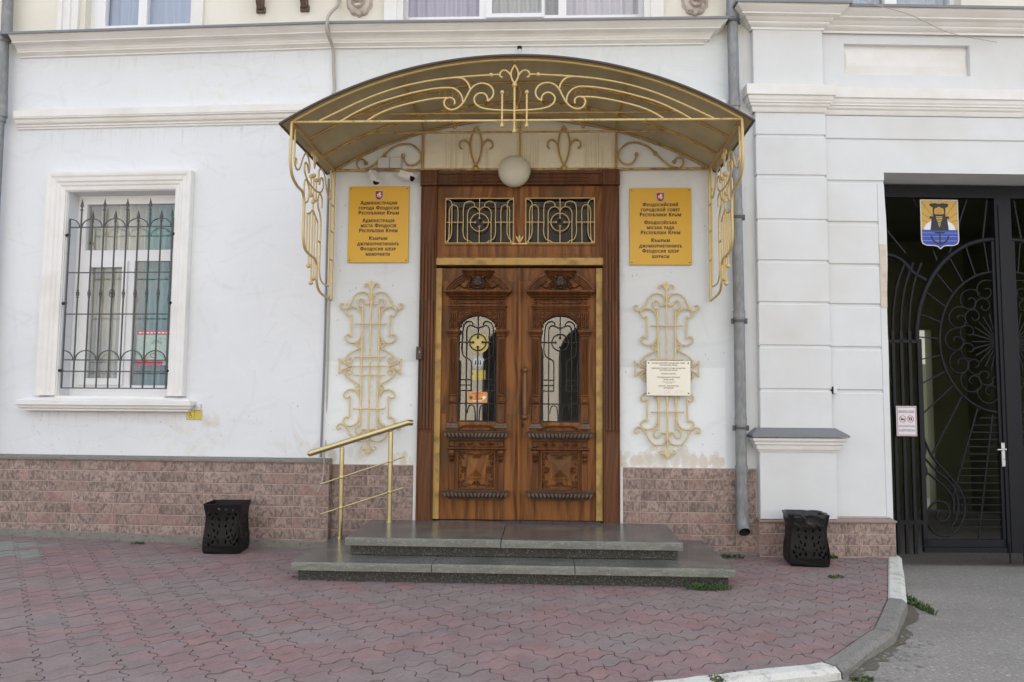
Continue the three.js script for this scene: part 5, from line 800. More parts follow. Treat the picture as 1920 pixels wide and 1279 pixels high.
{ // poster hanging inside the pane
  const map = canvasTex(256, 256, (x, w, h) => { x.fillStyle = '#a9c3b4'; x.fillRect(0, 0, w, h); x.fillStyle = '#c2202a'; x.fillRect(0, 0, w, 34); x.fillRect(0, h - 34, w * 0.72, 34); for (let i = 0; i < 46; i++) { x.fillStyle = ['#8fae9c', '#c9cf9a', '#b7c7ba', '#cbbf90', '#7f9c90'][i % 5]; x.beginPath(); x.ellipse(rr(8, w - 8), rr(46, h - 46), rr(4, 22), rr(3, 12), rr(0, 3), 0, 7); x.fill(); } x.strokeStyle = '#b35a3a'; x.lineWidth = 5; x.beginPath(); x.arc(w * 0.45, h * 0.72, 16, 0, 7); x.stroke(); x.fillStyle = '#f0e6e0'; for (let i = 0; i < 9; i++) x.fillRect(14 + i * 26, 12, 18, 10); });
  const t = thing('poster', 'pale green poster with red bands inside the grilled window', 'poster', onLeft(-3.77, 1.95, -0.24), AL);
  const g = new THREE.BoxGeometry(0.40, 0.36, 0.003); obj('sheet', g, std({ map, roughness: 0.6 }), t, { keepUv: true });
}

// ---------- plates and signs ----------
function plate(name, label, category, pos, w, h, map, o = {}) {
  const t = thing(name, label, category, pos, o.turn ?? 0, o.group), front = new THREE.PlaneGeometry(w - 0.004, h - 0.004); front.translate(0, 0, (o.th ?? 0.012) + 0.0006);
  obj('plate', fbox(-w / 2, w / 2, -h / 2, h / 2, 0, o.th ?? 0.012, 0.002), o.back ?? M.white, t);
  obj('print', front, std({ map, roughness: o.rough ?? 0.35, metalness: o.metal ?? 0 }), t, { keepUv: true });
  if (o.screws) for (const a of [-1, 1]) for (const b of [-1, 1]) obj('screw', ell(a * (w / 2 - 0.022), b * (h / 2 - 0.024), (o.th ?? 0.012) + 0.001, 0.007, 0.007, 0.004, 8), o.screwMat ?? M.grille, t);
  return t;
}
function smallCaps(x, text, cx, y, s) {
  const run = [...text].map((c) => { const up = c !== c.toLowerCase(); return { c: c.toUpperCase(), s: up ? s : s * 0.76 }; });
  const font = (q) => { x.font = `bold ${q}px sans-serif`; }; let w = 0; for (const r of run) { font(r.s); r.w = x.measureText(r.c).width * (r.c === ' ' ? 1.6 : 1.02); w += r.w; }
  let px = cx - w / 2; x.textAlign = 'left'; for (const r of run) { font(r.s); x.fillText(r.c, px, y); x.lineWidth = 3; x.strokeStyle = x.fillStyle; x.strokeText(r.c, px, y); px += r.w; }
}
function crestSmall(x, cx, cy, s) {
  x.fillStyle = '#a9a6a0'; for (const q of [-1, 1]) { x.fillRect(cx + q * s * 0.46 - s * 0.05, cy - s * 0.5, s * 0.1, s * 0.95); x.fillRect(cx + q * s * 0.46 - s * 0.09, cy - s * 0.52, s * 0.18, s * 0.1); x.fillRect(cx + q * s * 0.46 - s * 0.09, cy + s * 0.36, s * 0.18, s * 0.1); }
  x.fillStyle = '#6c7fae'; x.fillRect(cx - s * 0.4, cy + s * 0.4, s * 0.8, s * 0.06); x.fillStyle = '#d8c8c0'; x.fillRect(cx - s * 0.38, cy - s * 0.52, s * 0.76, s * 0.06);
  x.beginPath(); x.moveTo(cx - s * 0.34, cy - s * 0.44); x.lineTo(cx + s * 0.34, cy - s * 0.44); x.lineTo(cx + s * 0.34, cy + s * 0.08); x.quadraticCurveTo(cx + s * 0.3, cy + s * 0.34, cx, cy + s * 0.46); x.quadraticCurveTo(cx - s * 0.3, cy + s * 0.34, cx - s * 0.34, cy + s * 0.08); x.closePath(); x.fillStyle = '#a3202e'; x.fill(); x.lineWidth = s * 0.04; x.strokeStyle = '#5d1620'; x.stroke();
  x.strokeStyle = '#efe8e6'; x.lineWidth = s * 0.075; x.lineCap = 'round'; const l = (...p) => { x.beginPath(); x.moveTo(cx + p[0] * s, cy + p[1] * s); for (let i = 2; i < p.length; i += 2) x.lineTo(cx + p[i] * s, cy + p[i + 1] * s); x.stroke(); };
  l(-0.2, -0.06, -0.06, -0.14, 0.08, -0.06, 0.16, 0.1); l(-0.02, -0.12, 0.04, -0.3, 0.12, -0.32); l(0.04, -0.1, 0.2, -0.22); l(-0.1, -0.1, -0.16, 0.14); l(0.02, -0.06, -0.02, 0.16); l(0.14, 0.06, 0.1, 0.22); l(0.16, 0.08, 0.24, 0.02);
}
function goldSign(lines) {
  return canvasTex(900, 1146, (x, w, h) => {
    x.fillStyle = '#d6a731'; x.fillRect(0, 0, w, h);
    for (let i = 0; i < 900; i++) { x.fillStyle = `rgba(${rnd() < 0.5 ? '255,225,130' : '150,105,20'},0.03)`; x.fillRect(rr(0, w), rr(0, h), rr(20, 160), rr(1, 3)); }
    crestSmall(x, w / 2, 132, 140); x.fillStyle = '#2b140a';
    const ys = [272, 348, 424, 0, 540, 616, 692, 0, 808, 890, 966, 1046]; let k = 0; for (let i = 0; i < ys.length; i++) if (ys[i]) smallCaps(x, lines[k++], w / 2, ys[i], 76);
  });
}
const goldBack = std({ color: lin(0.5, 0.34, 0.07), roughness: 0.4 });
plate('name_sign', 'golden three-language sign with crest under the bullet camera', 'sign', [-1.395, 3.158, 0.008], 0.602, 0.764, goldSign(['Администрация', 'города Феодосия', 'Республики Крым', 'Адміністрація', 'міста Феодосія', 'Республіки Крим', 'Къырым', 'джумхуриетининъ', 'Феодосия шеэр', 'мемуриети']), { back: goldBack, screws: true, group: 'golden name signs', rough: 0.3 });
plate('name_sign', 'golden three-language sign with crest nearer the white pilaster', 'sign', [1.372, 3.134, 0.008], 0.600, 0.760, goldSign(['Феодосийский', 'городской совет', 'Республики Крым', 'Феодосійська', 'міська рада', 'Республіки Крим', 'Къырым', 'джумхуриетининъ', 'Феодосия шеэр', 'шурасы']), { back: goldBack, screws: true, group: 'golden name signs', rough: 0.3 });
plate('opening_hours_plate', 'silvery opening hours plate fixed over the gold ornament', 'sign', [1.431, 1.655, 0.06], 0.418, 0.335, canvasTex(900, 720, (x, w, h) => {
  x.fillStyle = '#dbdad2'; x.fillRect(0, 0, w, h); for (let i = 0; i < 700; i++) { x.fillStyle = `rgba(${rnd() < 0.5 ? '255,255,245' : '150,150,130'},0.06)`; x.fillRect(rr(0, w), rr(0, h), rr(30, 220), 1); }
  x.fillStyle = '#2a2624'; x.textAlign = 'center'; const L = (t, y, s, b = 'bold') => { x.font = `${b} ${s}px sans-serif`; x.fillText(t, w / 2, y); };
  L('ФЕОДОСИЙСКИЙ ГОРОДСКОЙ СОВЕТ', 62, 37); L('РЕСПУБЛИКИ КРЫМ', 104, 37); L('АДМИНИСТРАЦИЯ ГОРОДА ФЕОДОСИЯ', 168, 36); L('РЕСПУБЛИКИ КРЫМ', 210, 37); L('РЕЖИМ РАБОТЫ:', 284, 37); L('ПОНЕДЕЛЬНИК-ПЯТНИЦА', 356, 38); L('09:00-18:00', 404, 40); L('обеденный перерыв', 446, 27, ''); L('13:00-14:00', 474, 27, ''); L('СУББОТА, ВОСКРЕСЕНЬЕ', 534, 36); L('ВЫХОДНОЙ', 576, 36);
  x.strokeStyle = 'rgba(110,110,105,0.6)'; x.lineWidth = 4; for (const [cx, r] of [[400, 34], [470, 30], [620, 26], [700, 22]]) { x.beginPath(); x.arc(cx, 650, r, 0.4, 5.2); x.stroke(); } x.beginPath(); x.moveTo(430, 690); x.lineTo(460, 620); x.stroke();
}), { back: std({ color: lin(0.42, 0.42, 0.40), metalness: 0.6, roughness: 0.35 }), screws: true, rough: 0.32, metal: 0.25, th: 0.014 });
plate('access_sign', 'small yellow wheelchair access plate below the window sill', 'sign', onLeft(-3.202, 1.268, 0.004), 0.158, 0.096, canvasTex(316, 192, (x, w, h) => {
  x.fillStyle = '#d9c65a'; x.fillRect(0, 0, w, h); x.strokeStyle = '#3a3426'; x.lineWidth = 4; x.strokeRect(6, 6, 150, h - 12); x.strokeRect(162, 6, w - 168, h - 12); x.lineWidth = 10; x.lineCap = 'round';
  x.beginPath(); x.arc(78, 125, 34, 0.2, 4.2); x.stroke(); x.beginPath(); x.moveTo(68, 60); x.lineTo(74, 108); x.lineTo(104, 110); x.lineTo(122, 146); x.moveTo(72, 82); x.lineTo(98, 84); x.stroke(); x.fillStyle = '#3a3426'; x.beginPath(); x.arc(66, 40, 11, 0, 7); x.fill(); x.fillStyle = '#cdb94e'; x.fillRect(170, 16, w - 184, h - 32);
}), { turn: AL, th: 0.005 });
{ const t = thing('call_button', 'small white call button above the yellow access plate', 'call button', onLeft(-3.158, 1.345, 0.004), AL); obj('case', fbox(-0.02, 0.02, -0.032, 0.032, 0, 0.024, 0.006), M.white, t); obj('button', ell(0, -0.005, 0.024, 0.010, 0.010, 0.005, 10), M.greyBox, t); }
{ // town shield on the gate: real cut-out shield with printed face
  const t = thing('gate_shield', 'blue and gold shield with tower, grapes and anchor on the gate', 'coat of arms', onRight(4.28, 3.262, -0.34), AR), hw = 0.19, top = 0.245, out = [[-hw, top], [-hw, -0.17], [-hw + 0.012, -0.205], [-hw + 0.05, -0.222], [-0.06, -0.224], [-0.03, -0.232], [0, -0.258], [0.03, -0.232], [0.06, -0.224], [hw - 0.05, -0.222], [hw - 0.012, -0.205], [hw, -0.17], [hw, top]].reverse();
  const map = canvasTex(760, 1006, (x, w, h) => {
    const X = (a) => (a + hw) / (2 * hw) * w, Y = (b) => (top - b) / 0.503 * h, P = (c, ...p) => { x.fillStyle = c; x.beginPath(); p.forEach(([a, b], i) => (i ? x.lineTo(X(a), Y(b)) : x.moveTo(X(a), Y(b)))); x.closePath(); x.fill(); };
    x.fillStyle = '#c8a24a'; x.fillRect(0, 0, w, h); x.strokeStyle = '#5c4520'; x.lineWidth = 7;
    for (let i = 0; i < 9; i++) { const a = 0.35 + i * 0.305; x.beginPath(); x.moveTo(X(0.12 * Math.cos(a)), Y(-0.03 + 0.13 * Math.sin(a))); x.lineTo(X(0.55 * Math.cos(a)), Y(-0.03 + 0.55 * Math.sin(a))); x.stroke(); }
    x.fillStyle = '#dfe3ee'; x.beginPath(); x.ellipse(X(0), Y(-0.062), X(0.160) - X(0), Y(-0.062) - Y(0.045), 0, 0, 7); x.fill();
    x.fillStyle = '#2c4aa8'; x.fillRect(0, Y(-0.062), w, h); x.strokeStyle = '#b9c6e8'; x.lineWidth = 5; for (const b of [-0.095, -0.13, -0.175]) { x.beginPath(); x.moveTo(0, Y(b)); x.lineTo(w, Y(b)); x.stroke(); }
    P('#191923', [-0.10, 0.205], [-0.09, 0.18], [-0.065, 0.17], [-0.065, 0.075], [-0.10, 0.08], [-0.10, 0.055], [-0.08, 0.05], [-0.095, -0.07], [0.095, -0.07], [0.08, 0.05], [0.1, 0.055], [0.1, 0.08], [0.065, 0.075], [0.065, 0.165], [0.09, 0.175], [0.1, 0.205], [0.04, 0.215], [0, 0.205], [-0.04, 0.215]);
    x.fillStyle = '#c99c3c'; for (let q = 0; q < 5; q++) { const a = PI / 2 + (q - 2) * 0.95; x.beginPath(); x.ellipse(X(0.030 * Math.cos(a)), Y(0.128 + 0.026 * Math.sin(a)), 48, 44, 0, 0, 7); x.fill(); } x.beginPath(); x.ellipse(X(0), Y(0.125), 70, 56, 0, 0, 7); x.fill(); x.strokeStyle = '#9a6a1e'; x.lineWidth = 7; for (let q = 0; q < 5; q++) { const a = PI / 2 + (q - 2) * 0.95; x.beginPath(); x.moveTo(X(0), Y(0.108)); x.lineTo(X(0.045 * Math.cos(a)), Y(0.128 + 0.042 * Math.sin(a))); x.stroke(); }
    x.fillStyle = '#d8c45c'; for (let r = 0; r < 7; r++) for (let q = 0; q < 5 - Math.floor(r * 0.75); q++) { const n = 5 - Math.floor(r * 0.75); x.beginPath(); x.arc(X((q - (n - 1) / 2) * 0.013), Y(0.072 - r * 0.0165), 11, 0, 7); x.fill(); }
    x.strokeStyle = '#10121c'; x.lineWidth = 30; x.lineCap = 'round'; x.beginPath(); x.moveTo(X(0), Y(-0.085)); x.lineTo(X(0), Y(-0.2)); x.moveTo(X(-0.045), Y(-0.09)); x.lineTo(X(0.045), Y(-0.09)); x.stroke(); x.lineWidth = 34; x.beginPath(); x.moveTo(X(-0.085), Y(-0.13)); x.quadraticCurveTo(X(-0.075), Y(-0.195), X(0), Y(-0.21)); x.quadraticCurveTo(X(0.075), Y(-0.195), X(0.085), Y(-0.13)); x.stroke();
  }, [-hw, hw, top - 0.503, top]);
  obj('plate', slab(out, [], 0, 0.008), std({ map, roughness: 0.45 }), t);
  obj('rim', out.map((p, i) => rod([...p, 0.009], [...out[(i + 1) % out.length], 0.009], 0.0055)), M.white, t);
}
plate('warning_notice', 'white red-bordered warning notice on the gate bars', 'sign', onRight(3.884, 1.262, -0.345), 0.205, 0.298, canvasTex(520, 756, (x, w, h) => {
  x.fillStyle = '#dcd6dc'; x.fillRect(0, 0, w, h); x.strokeStyle = '#8c3a44'; x.lineWidth = 14; x.strokeRect(22, 22, w - 44, h - 44); x.fillStyle = '#4a545c'; x.textAlign = 'center';
  const L = (t, y, s) => { x.font = `bold ${s}px serif`; x.fillText(t, w / 2, y, w - 90); }; L('ВНИМАНИЕ', 170, 88); L('ФОТО И ВИДЕОСЪЕМКА', 530, 62); L('ЗАПРЕЩЕНА', 640, 74);
  for (const [cx, k] of [[160, 0], [362, 1]]) { x.fillStyle = '#2c2024'; if (k) { x.fillRect(cx - 44, 286, 88, 76); x.fillStyle = '#dcd6dc'; x.beginPath(); x.arc(cx, 326, 22, 0, 7); x.fill(); } else { x.fillRect(cx - 50, 310, 72, 46); x.beginPath(); x.moveTo(cx + 18, 330); x.lineTo(cx + 54, 304); x.lineTo(cx + 54, 352); x.fill(); } x.strokeStyle = '#8c2c38'; x.lineWidth = 13; x.beginPath(); x.arc(cx, 326, 82, 0, 7); x.stroke(); x.beginPath(); x.moveTo(cx - 58, 268); x.lineTo(cx + 58, 384); x.stroke(); }
}), { turn: AR, th: 0.004 });
// stickers on the glass of one leaf
{
  const z = -0.0525, gl = (x, y) => [x, y, z];
  const disc = (name, label, x, y, r, map) => { const t = thing(name, label, 'sticker', gl(x, y)); const g = new THREE.CylinderGeometry(r, r, 0.002, 28); g.rotateX(PI / 2); const p = g.attributes.position, uv = g.attributes.uv; for (let i = 0; i < p.count; i++) uv.setXY(i, p.getX(i) / r / 2 + 0.5, p.getY(i) / r / 2 + 0.5); obj('sticker_face', g, std({ map, roughness: 0.5 }), t, { keepUv: true }); };
  disc('round_sticker', 'large pale yellow disc on the door glass behind the tracery ring', -0.392, 1.992, 0.099, canvasTex(128, 128, (x) => { x.fillStyle = '#cdbb72'; x.fillRect(0, 0, 128, 128); }));
  disc('round_sticker', 'round white sticker with dark figures on the door glass', -0.400, 1.806, 0.063, canvasTex(256, 256, (x, w) => { x.fillStyle = '#c9ccd0'; x.fillRect(0, 0, w, w); x.strokeStyle = '#6c7076'; x.lineWidth = 12; x.beginPath(); x.arc(128, 128, 108, 0, 7); x.stroke(); x.fillStyle = '#3f474c'; for (const q of [78, 128, 178]) { x.beginPath(); x.arc(q, 110, 15, 0, 7); x.fill(); x.fillRect(q - 15, 128, 30, 56); } }));
  const st = (name, label, x, y, w, h, map) => { const t = thing(name, label, 'sticker', gl(x, y)); obj('sticker_face', new THREE.BoxGeometry(w, h, 0.002), std({ map, roughness: 0.5 }), t, { keepUv: true }); };
  st('paper_notice', 'small yellow paper note under the round sticker', -0.398, 1.678, 0.142, 0.092, canvasTex(284, 184, (x, w, h) => { x.fillStyle = '#d8c86a'; x.fillRect(0, 0, w, h); x.fillStyle = '#a89a48'; for (let i = 0; i < 6; i++) x.fillRect(70, 18 + i * 27, 190, 7); x.fillStyle = '#7d8792'; x.beginPath(); x.arc(36, 66, 22, 0, 7); x.fill(); }));
  st('camera_notice', 'orange video surveillance sticker low on the door glass', -0.402, 1.462, 0.196, 0.104, canvasTex(392, 208, (x, w, h) => { x.fillStyle = '#e2953c'; x.fillRect(0, 0, w, h); x.strokeStyle = '#c9b0a8'; x.lineWidth = 8; x.strokeRect(4, 4, w - 8, h - 8); x.fillStyle = '#c0392b'; x.font = 'bold 36px sans-serif'; x.textAlign = 'center'; x.fillText('ВНИМАНИЕ!', w / 2, 42); x.fillStyle = '#5c7a66'; x.beginPath(); x.ellipse(72, 112, 36, 46, 0, 0, 7); x.fill(); x.fillStyle = '#23313a'; x.fillRect(54, 96, 36, 34); x.fillStyle = '#f0ece6'; x.beginPath(); x.ellipse(318, 112, 48, 30, -0.4, 0, 7); x.fill(); x.fillStyle = '#4a3a30'; x.beginPath(); x.arc(284, 126, 16, 0, 7); x.fill(); x.font = 'bold 20px sans-serif'; x.fillStyle = '#b03a78'; x.fillText('ВЕДЕТСЯ', w / 2 - 6, 84); x.fillText('ВИДЕО', w / 2 - 6, 112); x.fillText('НАБЛЮДЕНИЕ', w / 2 - 6, 140); x.fillStyle = '#f4e8e0'; x.fillRect(110, 166, 180, 16); }));
}

// ---------- fittings on the wall ----------
{ const t = thing('wall_lamp', 'round milky wall lamp above the door', 'lamp', [-0.053, 3.668, 0.075]);
  obj('base_plate', rod([0, 0, -0.055], [0, 0, 0.02], 0.13, 28), M.white, t);
  const g = new THREE.LatheGeometry([[0.157, 0], [0.158, 0.018], [0.15, 0.045], [0.128, 0.07], [0.09, 0.088], [0.045, 0.097], [0.0005, 0.1]].map((p) => new THREE.Vector2(...p)), 36); g.rotateX(PI / 2); obj('diffuser', g, M.lampGlass, t);
  for (const s of [-1, 1]) obj('screw', ell(s * 0.105, 0.1, 0.036, 0.007, 0.007, 0.007, 8), M.dark, t); }
function cctv(label, pos, yaw, pitch) {
  const t = thing('security_camera', label, 'camera', pos, 0, 'bullet cameras above the golden sign');
  const rot = (q) => { q.rotateX(pitch); q.rotateY(yaw); q.translate(0.05 * Math.sin(yaw), -0.05, 0.10); return q; };
  obj('mount', [rod([0, 0, -0.02], [0, 0, 0.012], 0.036, 16), rod([0, 0, 0.012], [0.02 * Math.sin(yaw), -0.02, 0.06], 0.014, 8), ball(0.02 * Math.sin(yaw), -0.02, 0.06, 0.02, 10)], M.white, t);
  obj('body', [rot(rod([0, 0, -0.06], [0, 0, 0.085], 0.035, 16)), rot(box(-0.037, 0.037, 0.012, 0.04, -0.05, 0.11))], M.white, t);
  obj('lens_face', [rot(rod([0, 0, 0.085], [0, 0, 0.092], 0.036, 16)), rot(ball(0, 0, 0.088, 0.016, 10))], M.black, t);
}
cctv('white bullet camera pointing down over the golden sign', [-1.475, 3.665, 0.02], 0.85, 0.85);
cctv('white bullet camera beside the wooden door frame', [-1.165, 3.668, 0.02], 1.15, 0.35);
for (const [i, x] of [-1.352, -1.232].entries()) { const t = thing('junction_box', i ? 'pale grey junction box nearer the door' : 'pale grey junction box farther from the door', 'junction box', [x, 3.772, 0.002], 0, 'junction boxes under the canopy'); obj('case', fbox(-0.058, 0.058, -0.055, 0.055, 0, 0.055, 0.006), M.greyBox, t); obj('lid_seam', ringFrame([-0.05, 0.05, -0.047, 0.047], [-0.045, 0.045, -0.042, 0.042], 0.0548, 0.0565), M.greyBox, t); }
{ const t = thing('card_reader', 'dark brown card reader on the wooden door post', 'card reader', [-0.962, 1.882, 0.05]); obj('case', fbox(-0.028, 0.028, -0.062, 0.062, 0, 0.03, 0.006), std({ color: lin(0.06, 0.022, 0.014), roughness: 0.4 }), t); obj('indicator', ell(0.006, 0.01, 0.03, 0.006, 0.008, 0.004, 8), M.greyBox, t); }
// downpipes
{
  const t = thing('downpipe', 'grey zinc downpipe between the canopy and the white pilaster', 'downpipe', [2.098, 0.25, 0.1]);
  const X = (y) => (y > 2.2 ? -0.008 * (y - 2.2) : 0), at = (y) => [X(y), y - 0.25, 0], r = 0.054;
  const cuts = [7.2, 5.21, 4.32, 3.245, 2.26, 1.25, 0.805, 0.46];
  for (let i = 0; i + 1 < cuts.length; i++) obj('pipe_length', [rod(at(cuts[i + 1]), at(cuts[i]), r - 0.001 * (i % 2), 20, r - 0.003)], M.zinc, t);
  const out = [[0, 0.46 - 0.25, 0], [0, 0.33 - 0.25, 0.005], [0.002, 0.27 - 0.25, 0.03], [0.004, 0.235 - 0.25, 0.075]];
  obj('outlet', [new THREE.TubeGeometry(new THREE.CatmullRomCurve3(out.map((p) => V3(...p))), 10, 0.055, 20), (() => { const g = new THREE.TorusGeometry(0.055, 0.004, 6, 20); g.rotateX(0.65); g.translate(0.004, 0.235 - 0.25, 0.075); return g; })()], M.zinc, t);
  obj('outlet_liner', new THREE.TubeGeometry(new THREE.CatmullRomCurve3(out.map((p) => V3(...p))), 10, 0.051, 20), M.dark, t);
  for (const y of cuts.slice(1)) obj('collar', [rod(at(y - 0.03), at(y + 0.03), r + 0.004, 20), rod(at(y + 0.028), at(y + 0.036), r + 0.006, 20)], M.zinc, t);
  for (const y of [5.15, 3.20, 2.20, 1.19]) obj('clamp', [rod(at(y - 0.012), at(y + 0.012), r + 0.007, 20), box(X(y) - 0.075, X(y) - 0.055, y - 0.275, y - 0.225, -0.015, 0.015), box(X(y) + 0.055, X(y) + 0.075, y - 0.275, y - 0.225, -0.015, 0.015), rod([X(y), y - 0.25, -0.1], [X(y), y - 0.25, -0.05], 0.008)], M.grille, t);
}
{
  const [px, py, pz] = onLeft(-5.34, 0.4, 0.1), t = thing('downpipe', 'grey zinc downpipe at the far corner beyond the grilled window', 'downpipe', [px, py, pz]);
  for (const [a, b] of [[0, 3.9], [3.9, 4.75], [4.75, 6.8]]) obj('pipe_length', rod([0, a, 0], [-0.006 * b, b, 0], 0.054, 20, 0.051), M.zinc, t);
  for (const y of [3.9, 4.75]) obj('collar', [rod([-0.02, y - 0.05, 0], [-0.02, y + 0.04, 0], 0.059, 20)], M.zinc, t);
}
// cables and small pipes
M.cable = std({ color: lin(0.42, 0.39, 0.34), roughness: 0.7 });
M.cableGrey = std({ color: lin(0.22, 0.23, 0.24), roughness: 0.7 });
function cable(name, label, pts, r, mat) { const o = pts[0], t = thing(name, label, 'cable', o); obj('sheath', tube(pts.map((p) => p.map((v, i) => v - o[i])), r, { n: pts.length * 6, k: 7 }), mat, t); return t; }
cable('cable_conduit', 'grey conduit running down the wall left of the gold ornament', [[-1.905, 3.62, 0.02], [-1.905, 3.0, 0.02], [-1.90, 2.0, 0.02], [-1.905, 1.2, 0.02], [-1.91, 0.87, 0.02]], 0.011, M.cableGrey);
cable('cable', 'thin pale cable beside the grey conduit', [[-1.868, 2.45, 0.012], [-1.866, 1.6, 0.012], [-1.866, 0.98, 0.012], [-1.845, 0.9, 0.135], [-1.845, 0.72, 0.14], [-1.865, 0.62, 0.14], [-1.90, 0.55, 0.135]], 0.006, M.cable);
cable('cable', 'white cable bundle crossing the cornice above the canopy', [[-1.86, 5.9, 0.02], [-1.85, 5.42, 0.04], [-1.875, 5.30, 0.14], [-1.895, 5.17, 0.24], [-1.905, 5.05, 0.22], [-1.89, 4.95, 0.05], [-1.88, 4.72, 0.03], [-1.87, 4.52, 0.03], [-1.885, 4.40, 0.1], [-1.89, 4.2, 0.1], [-1.88, 4.1, 0.03], [-1.87, 3.9, 0.03]], 0.016, M.cable);
cable('cable', 'thin wire slanting across the gatehouse cornice', [onRight(3.0, 5.50, 0.28), onRight(3.3, 5.30, 0.27), onRight(3.75, 5.17, 0.25), onRight(4.2, 5.06, 0.12), onRight(4.7, 5.00, 0.06)], 0.004, M.cable);
cable('cable', 'thin dark wire from the camera up to the canopy frame', [[-1.475, 3.70, 0.02], [-1.45, 3.72, 0.03], [-1.41, 3.725, 0.04]], 0.004, M.cableGrey);
{ const t = thing('vent_pipe', 'short grey pipe standing above the canopy', 'pipe', [-0.01, 4.25, 0.1]); obj('tube', rod([0, 0, 0], [0, 0.66, 0], 0.021, 14), M.greyBox, t); obj('cap', rod([0, 0.64, 0], [0, 0.672, 0], 0.024, 14), M.black, t); obj('clip', [box(-0.03, 0.03, 0.42, 0.45, -0.1, 0.02)], M.greyBox, t); }
for (const [i, u] of [-2.66, -2.20].entries()) {
  const t = thing('shelf_bracket', i ? 'weathered wall bracket nearer the canopy at the top edge' : 'weathered wall bracket nearer the upper window at the top edge', 'bracket', onLeft(u, 5.62, 0), AL, 'brackets at the upper wall');
  obj('arm', [slab([[0, -0.24], [0.05, -0.23], [0.09, -0.17], [0.07, -0.10], [0.16, -0.05], [0.30, -0.03], [0.30, 0.03], [0, 0.03]], [], -0.03, 0.03).rotateY(-PI / 2)], M.woodWorn, t);
  obj('foot', box(-0.045, 0.045, -0.26, -0.2, 0, 0.03), M.woodWorn, t);
}
{ const t = thing('socket_box', 'small white socket box at the pilaster edge', 'socket box', onRight(3.003, 1.553, 0.03), AR); obj('case', fbox(-0.016, 0.022, -0.032, 0.03, 0, 0.04, 0.005), M.white, t); obj('cover', box(-0.02, -0.016, -0.034, 0.034, -0.01, 0.045), M.dark, t); }

// ---------- litter bins of cut sheet steel ----------
function binPanel(w, hgt, seedv) {                          // hourglass panel with leaf-shaped cut-outs, bent to the bin's outline
  const prof = (y) => { const t = y / hgt; return 0.5 * w * (t < 0.06 ? 0.93 + t * 1.0 : t < 0.32 ? 1.0 - 0.02 * Math.abs(t - 0.16) * 4 : t < 0.68 ? 1.0 - 0.10 * Math.sin((t - 0.32) / 0.36 * PI / 2) - 0.015 : 0.885 + 0.13 * Math.pow((t - 0.68) / 0.32, 1.3)); };
  const out = [], N = 18; for (let i = 0; i <= N; i++) { const y = hgt * i / N; out.push([prof(y) - 0.001, y]); } for (let i = N; i >= 0; i--) { const y = hgt * i / N; out.push([-prof(y) + 0.001, y]); }
  const leafHole = (x, y, l, wd, a) => { const p = []; for (let k = 0; k < 8; k++) { const t = k / 8 * 2 * PI, q = [l * Math.cos(t), wd * Math.sin(t) * (1 - 0.45 * Math.cos(t))]; p.push([x + q[0] * Math.cos(a) - q[1] * Math.sin(a), y + q[0] * Math.sin(a) + q[1] * Math.cos(a)]); } return p; };
  const holes = []; for (const s of [1, -1]) for (const [x, y, l, wd, a] of [[0.135, 0.12, 0.022, 0.008, 1.35], [0.115, 0.085, 0.017, 0.007, 0.9], [0.105, 0.135, 0.02, 0.007, 0.9], [0.08, 0.105, 0.018, 0.007, 2.2], [0.12, 0.165, 0.017, 0.006, 1.2], [0.09, 0.165, 0.016, 0.006, 1.9], [0.06, 0.15, 0.015, 0.006, 0.7], [0.035, 0.11, 0.02, 0.007, 1.5], [0.04, 0.19, 0.022, 0.006, 1.7], [0.075, 0.21, 0.018, 0.006, 1.2], [0.03, 0.25, 0.017, 0.006, 1.4], [0.09, 0.26, 0.017, 0.005, 1.0], [0.035, 0.31, 0.02, 0.006, 1.1], [0.09, 0.32, 0.018, 0.005, 2.0], [0.06, 0.36, 0.018, 0.006, 0.8], [0.12, 0.36, 0.02, 0.006, 1.2], [0.095, 0.395, 0.016, 0.006, 0.6], [0.035, 0.40, 0.022, 0.008, 0.5]]) holes.push(leafHole(s * x * w / 0.34, y * hgt / 0.45, l * 1.12, wd * 1.3, s > 0 ? a : PI - a));
  const g = slab(out, holes, -0.0015, 0.0015), p = g.attributes.position; for (let i = 0; i < p.count; i++) p.setZ(i, p.getZ(i) + prof(Math.min(hgt, Math.max(0, p.getY(i)))));
  g.computeVertexNormals(); return g;
}
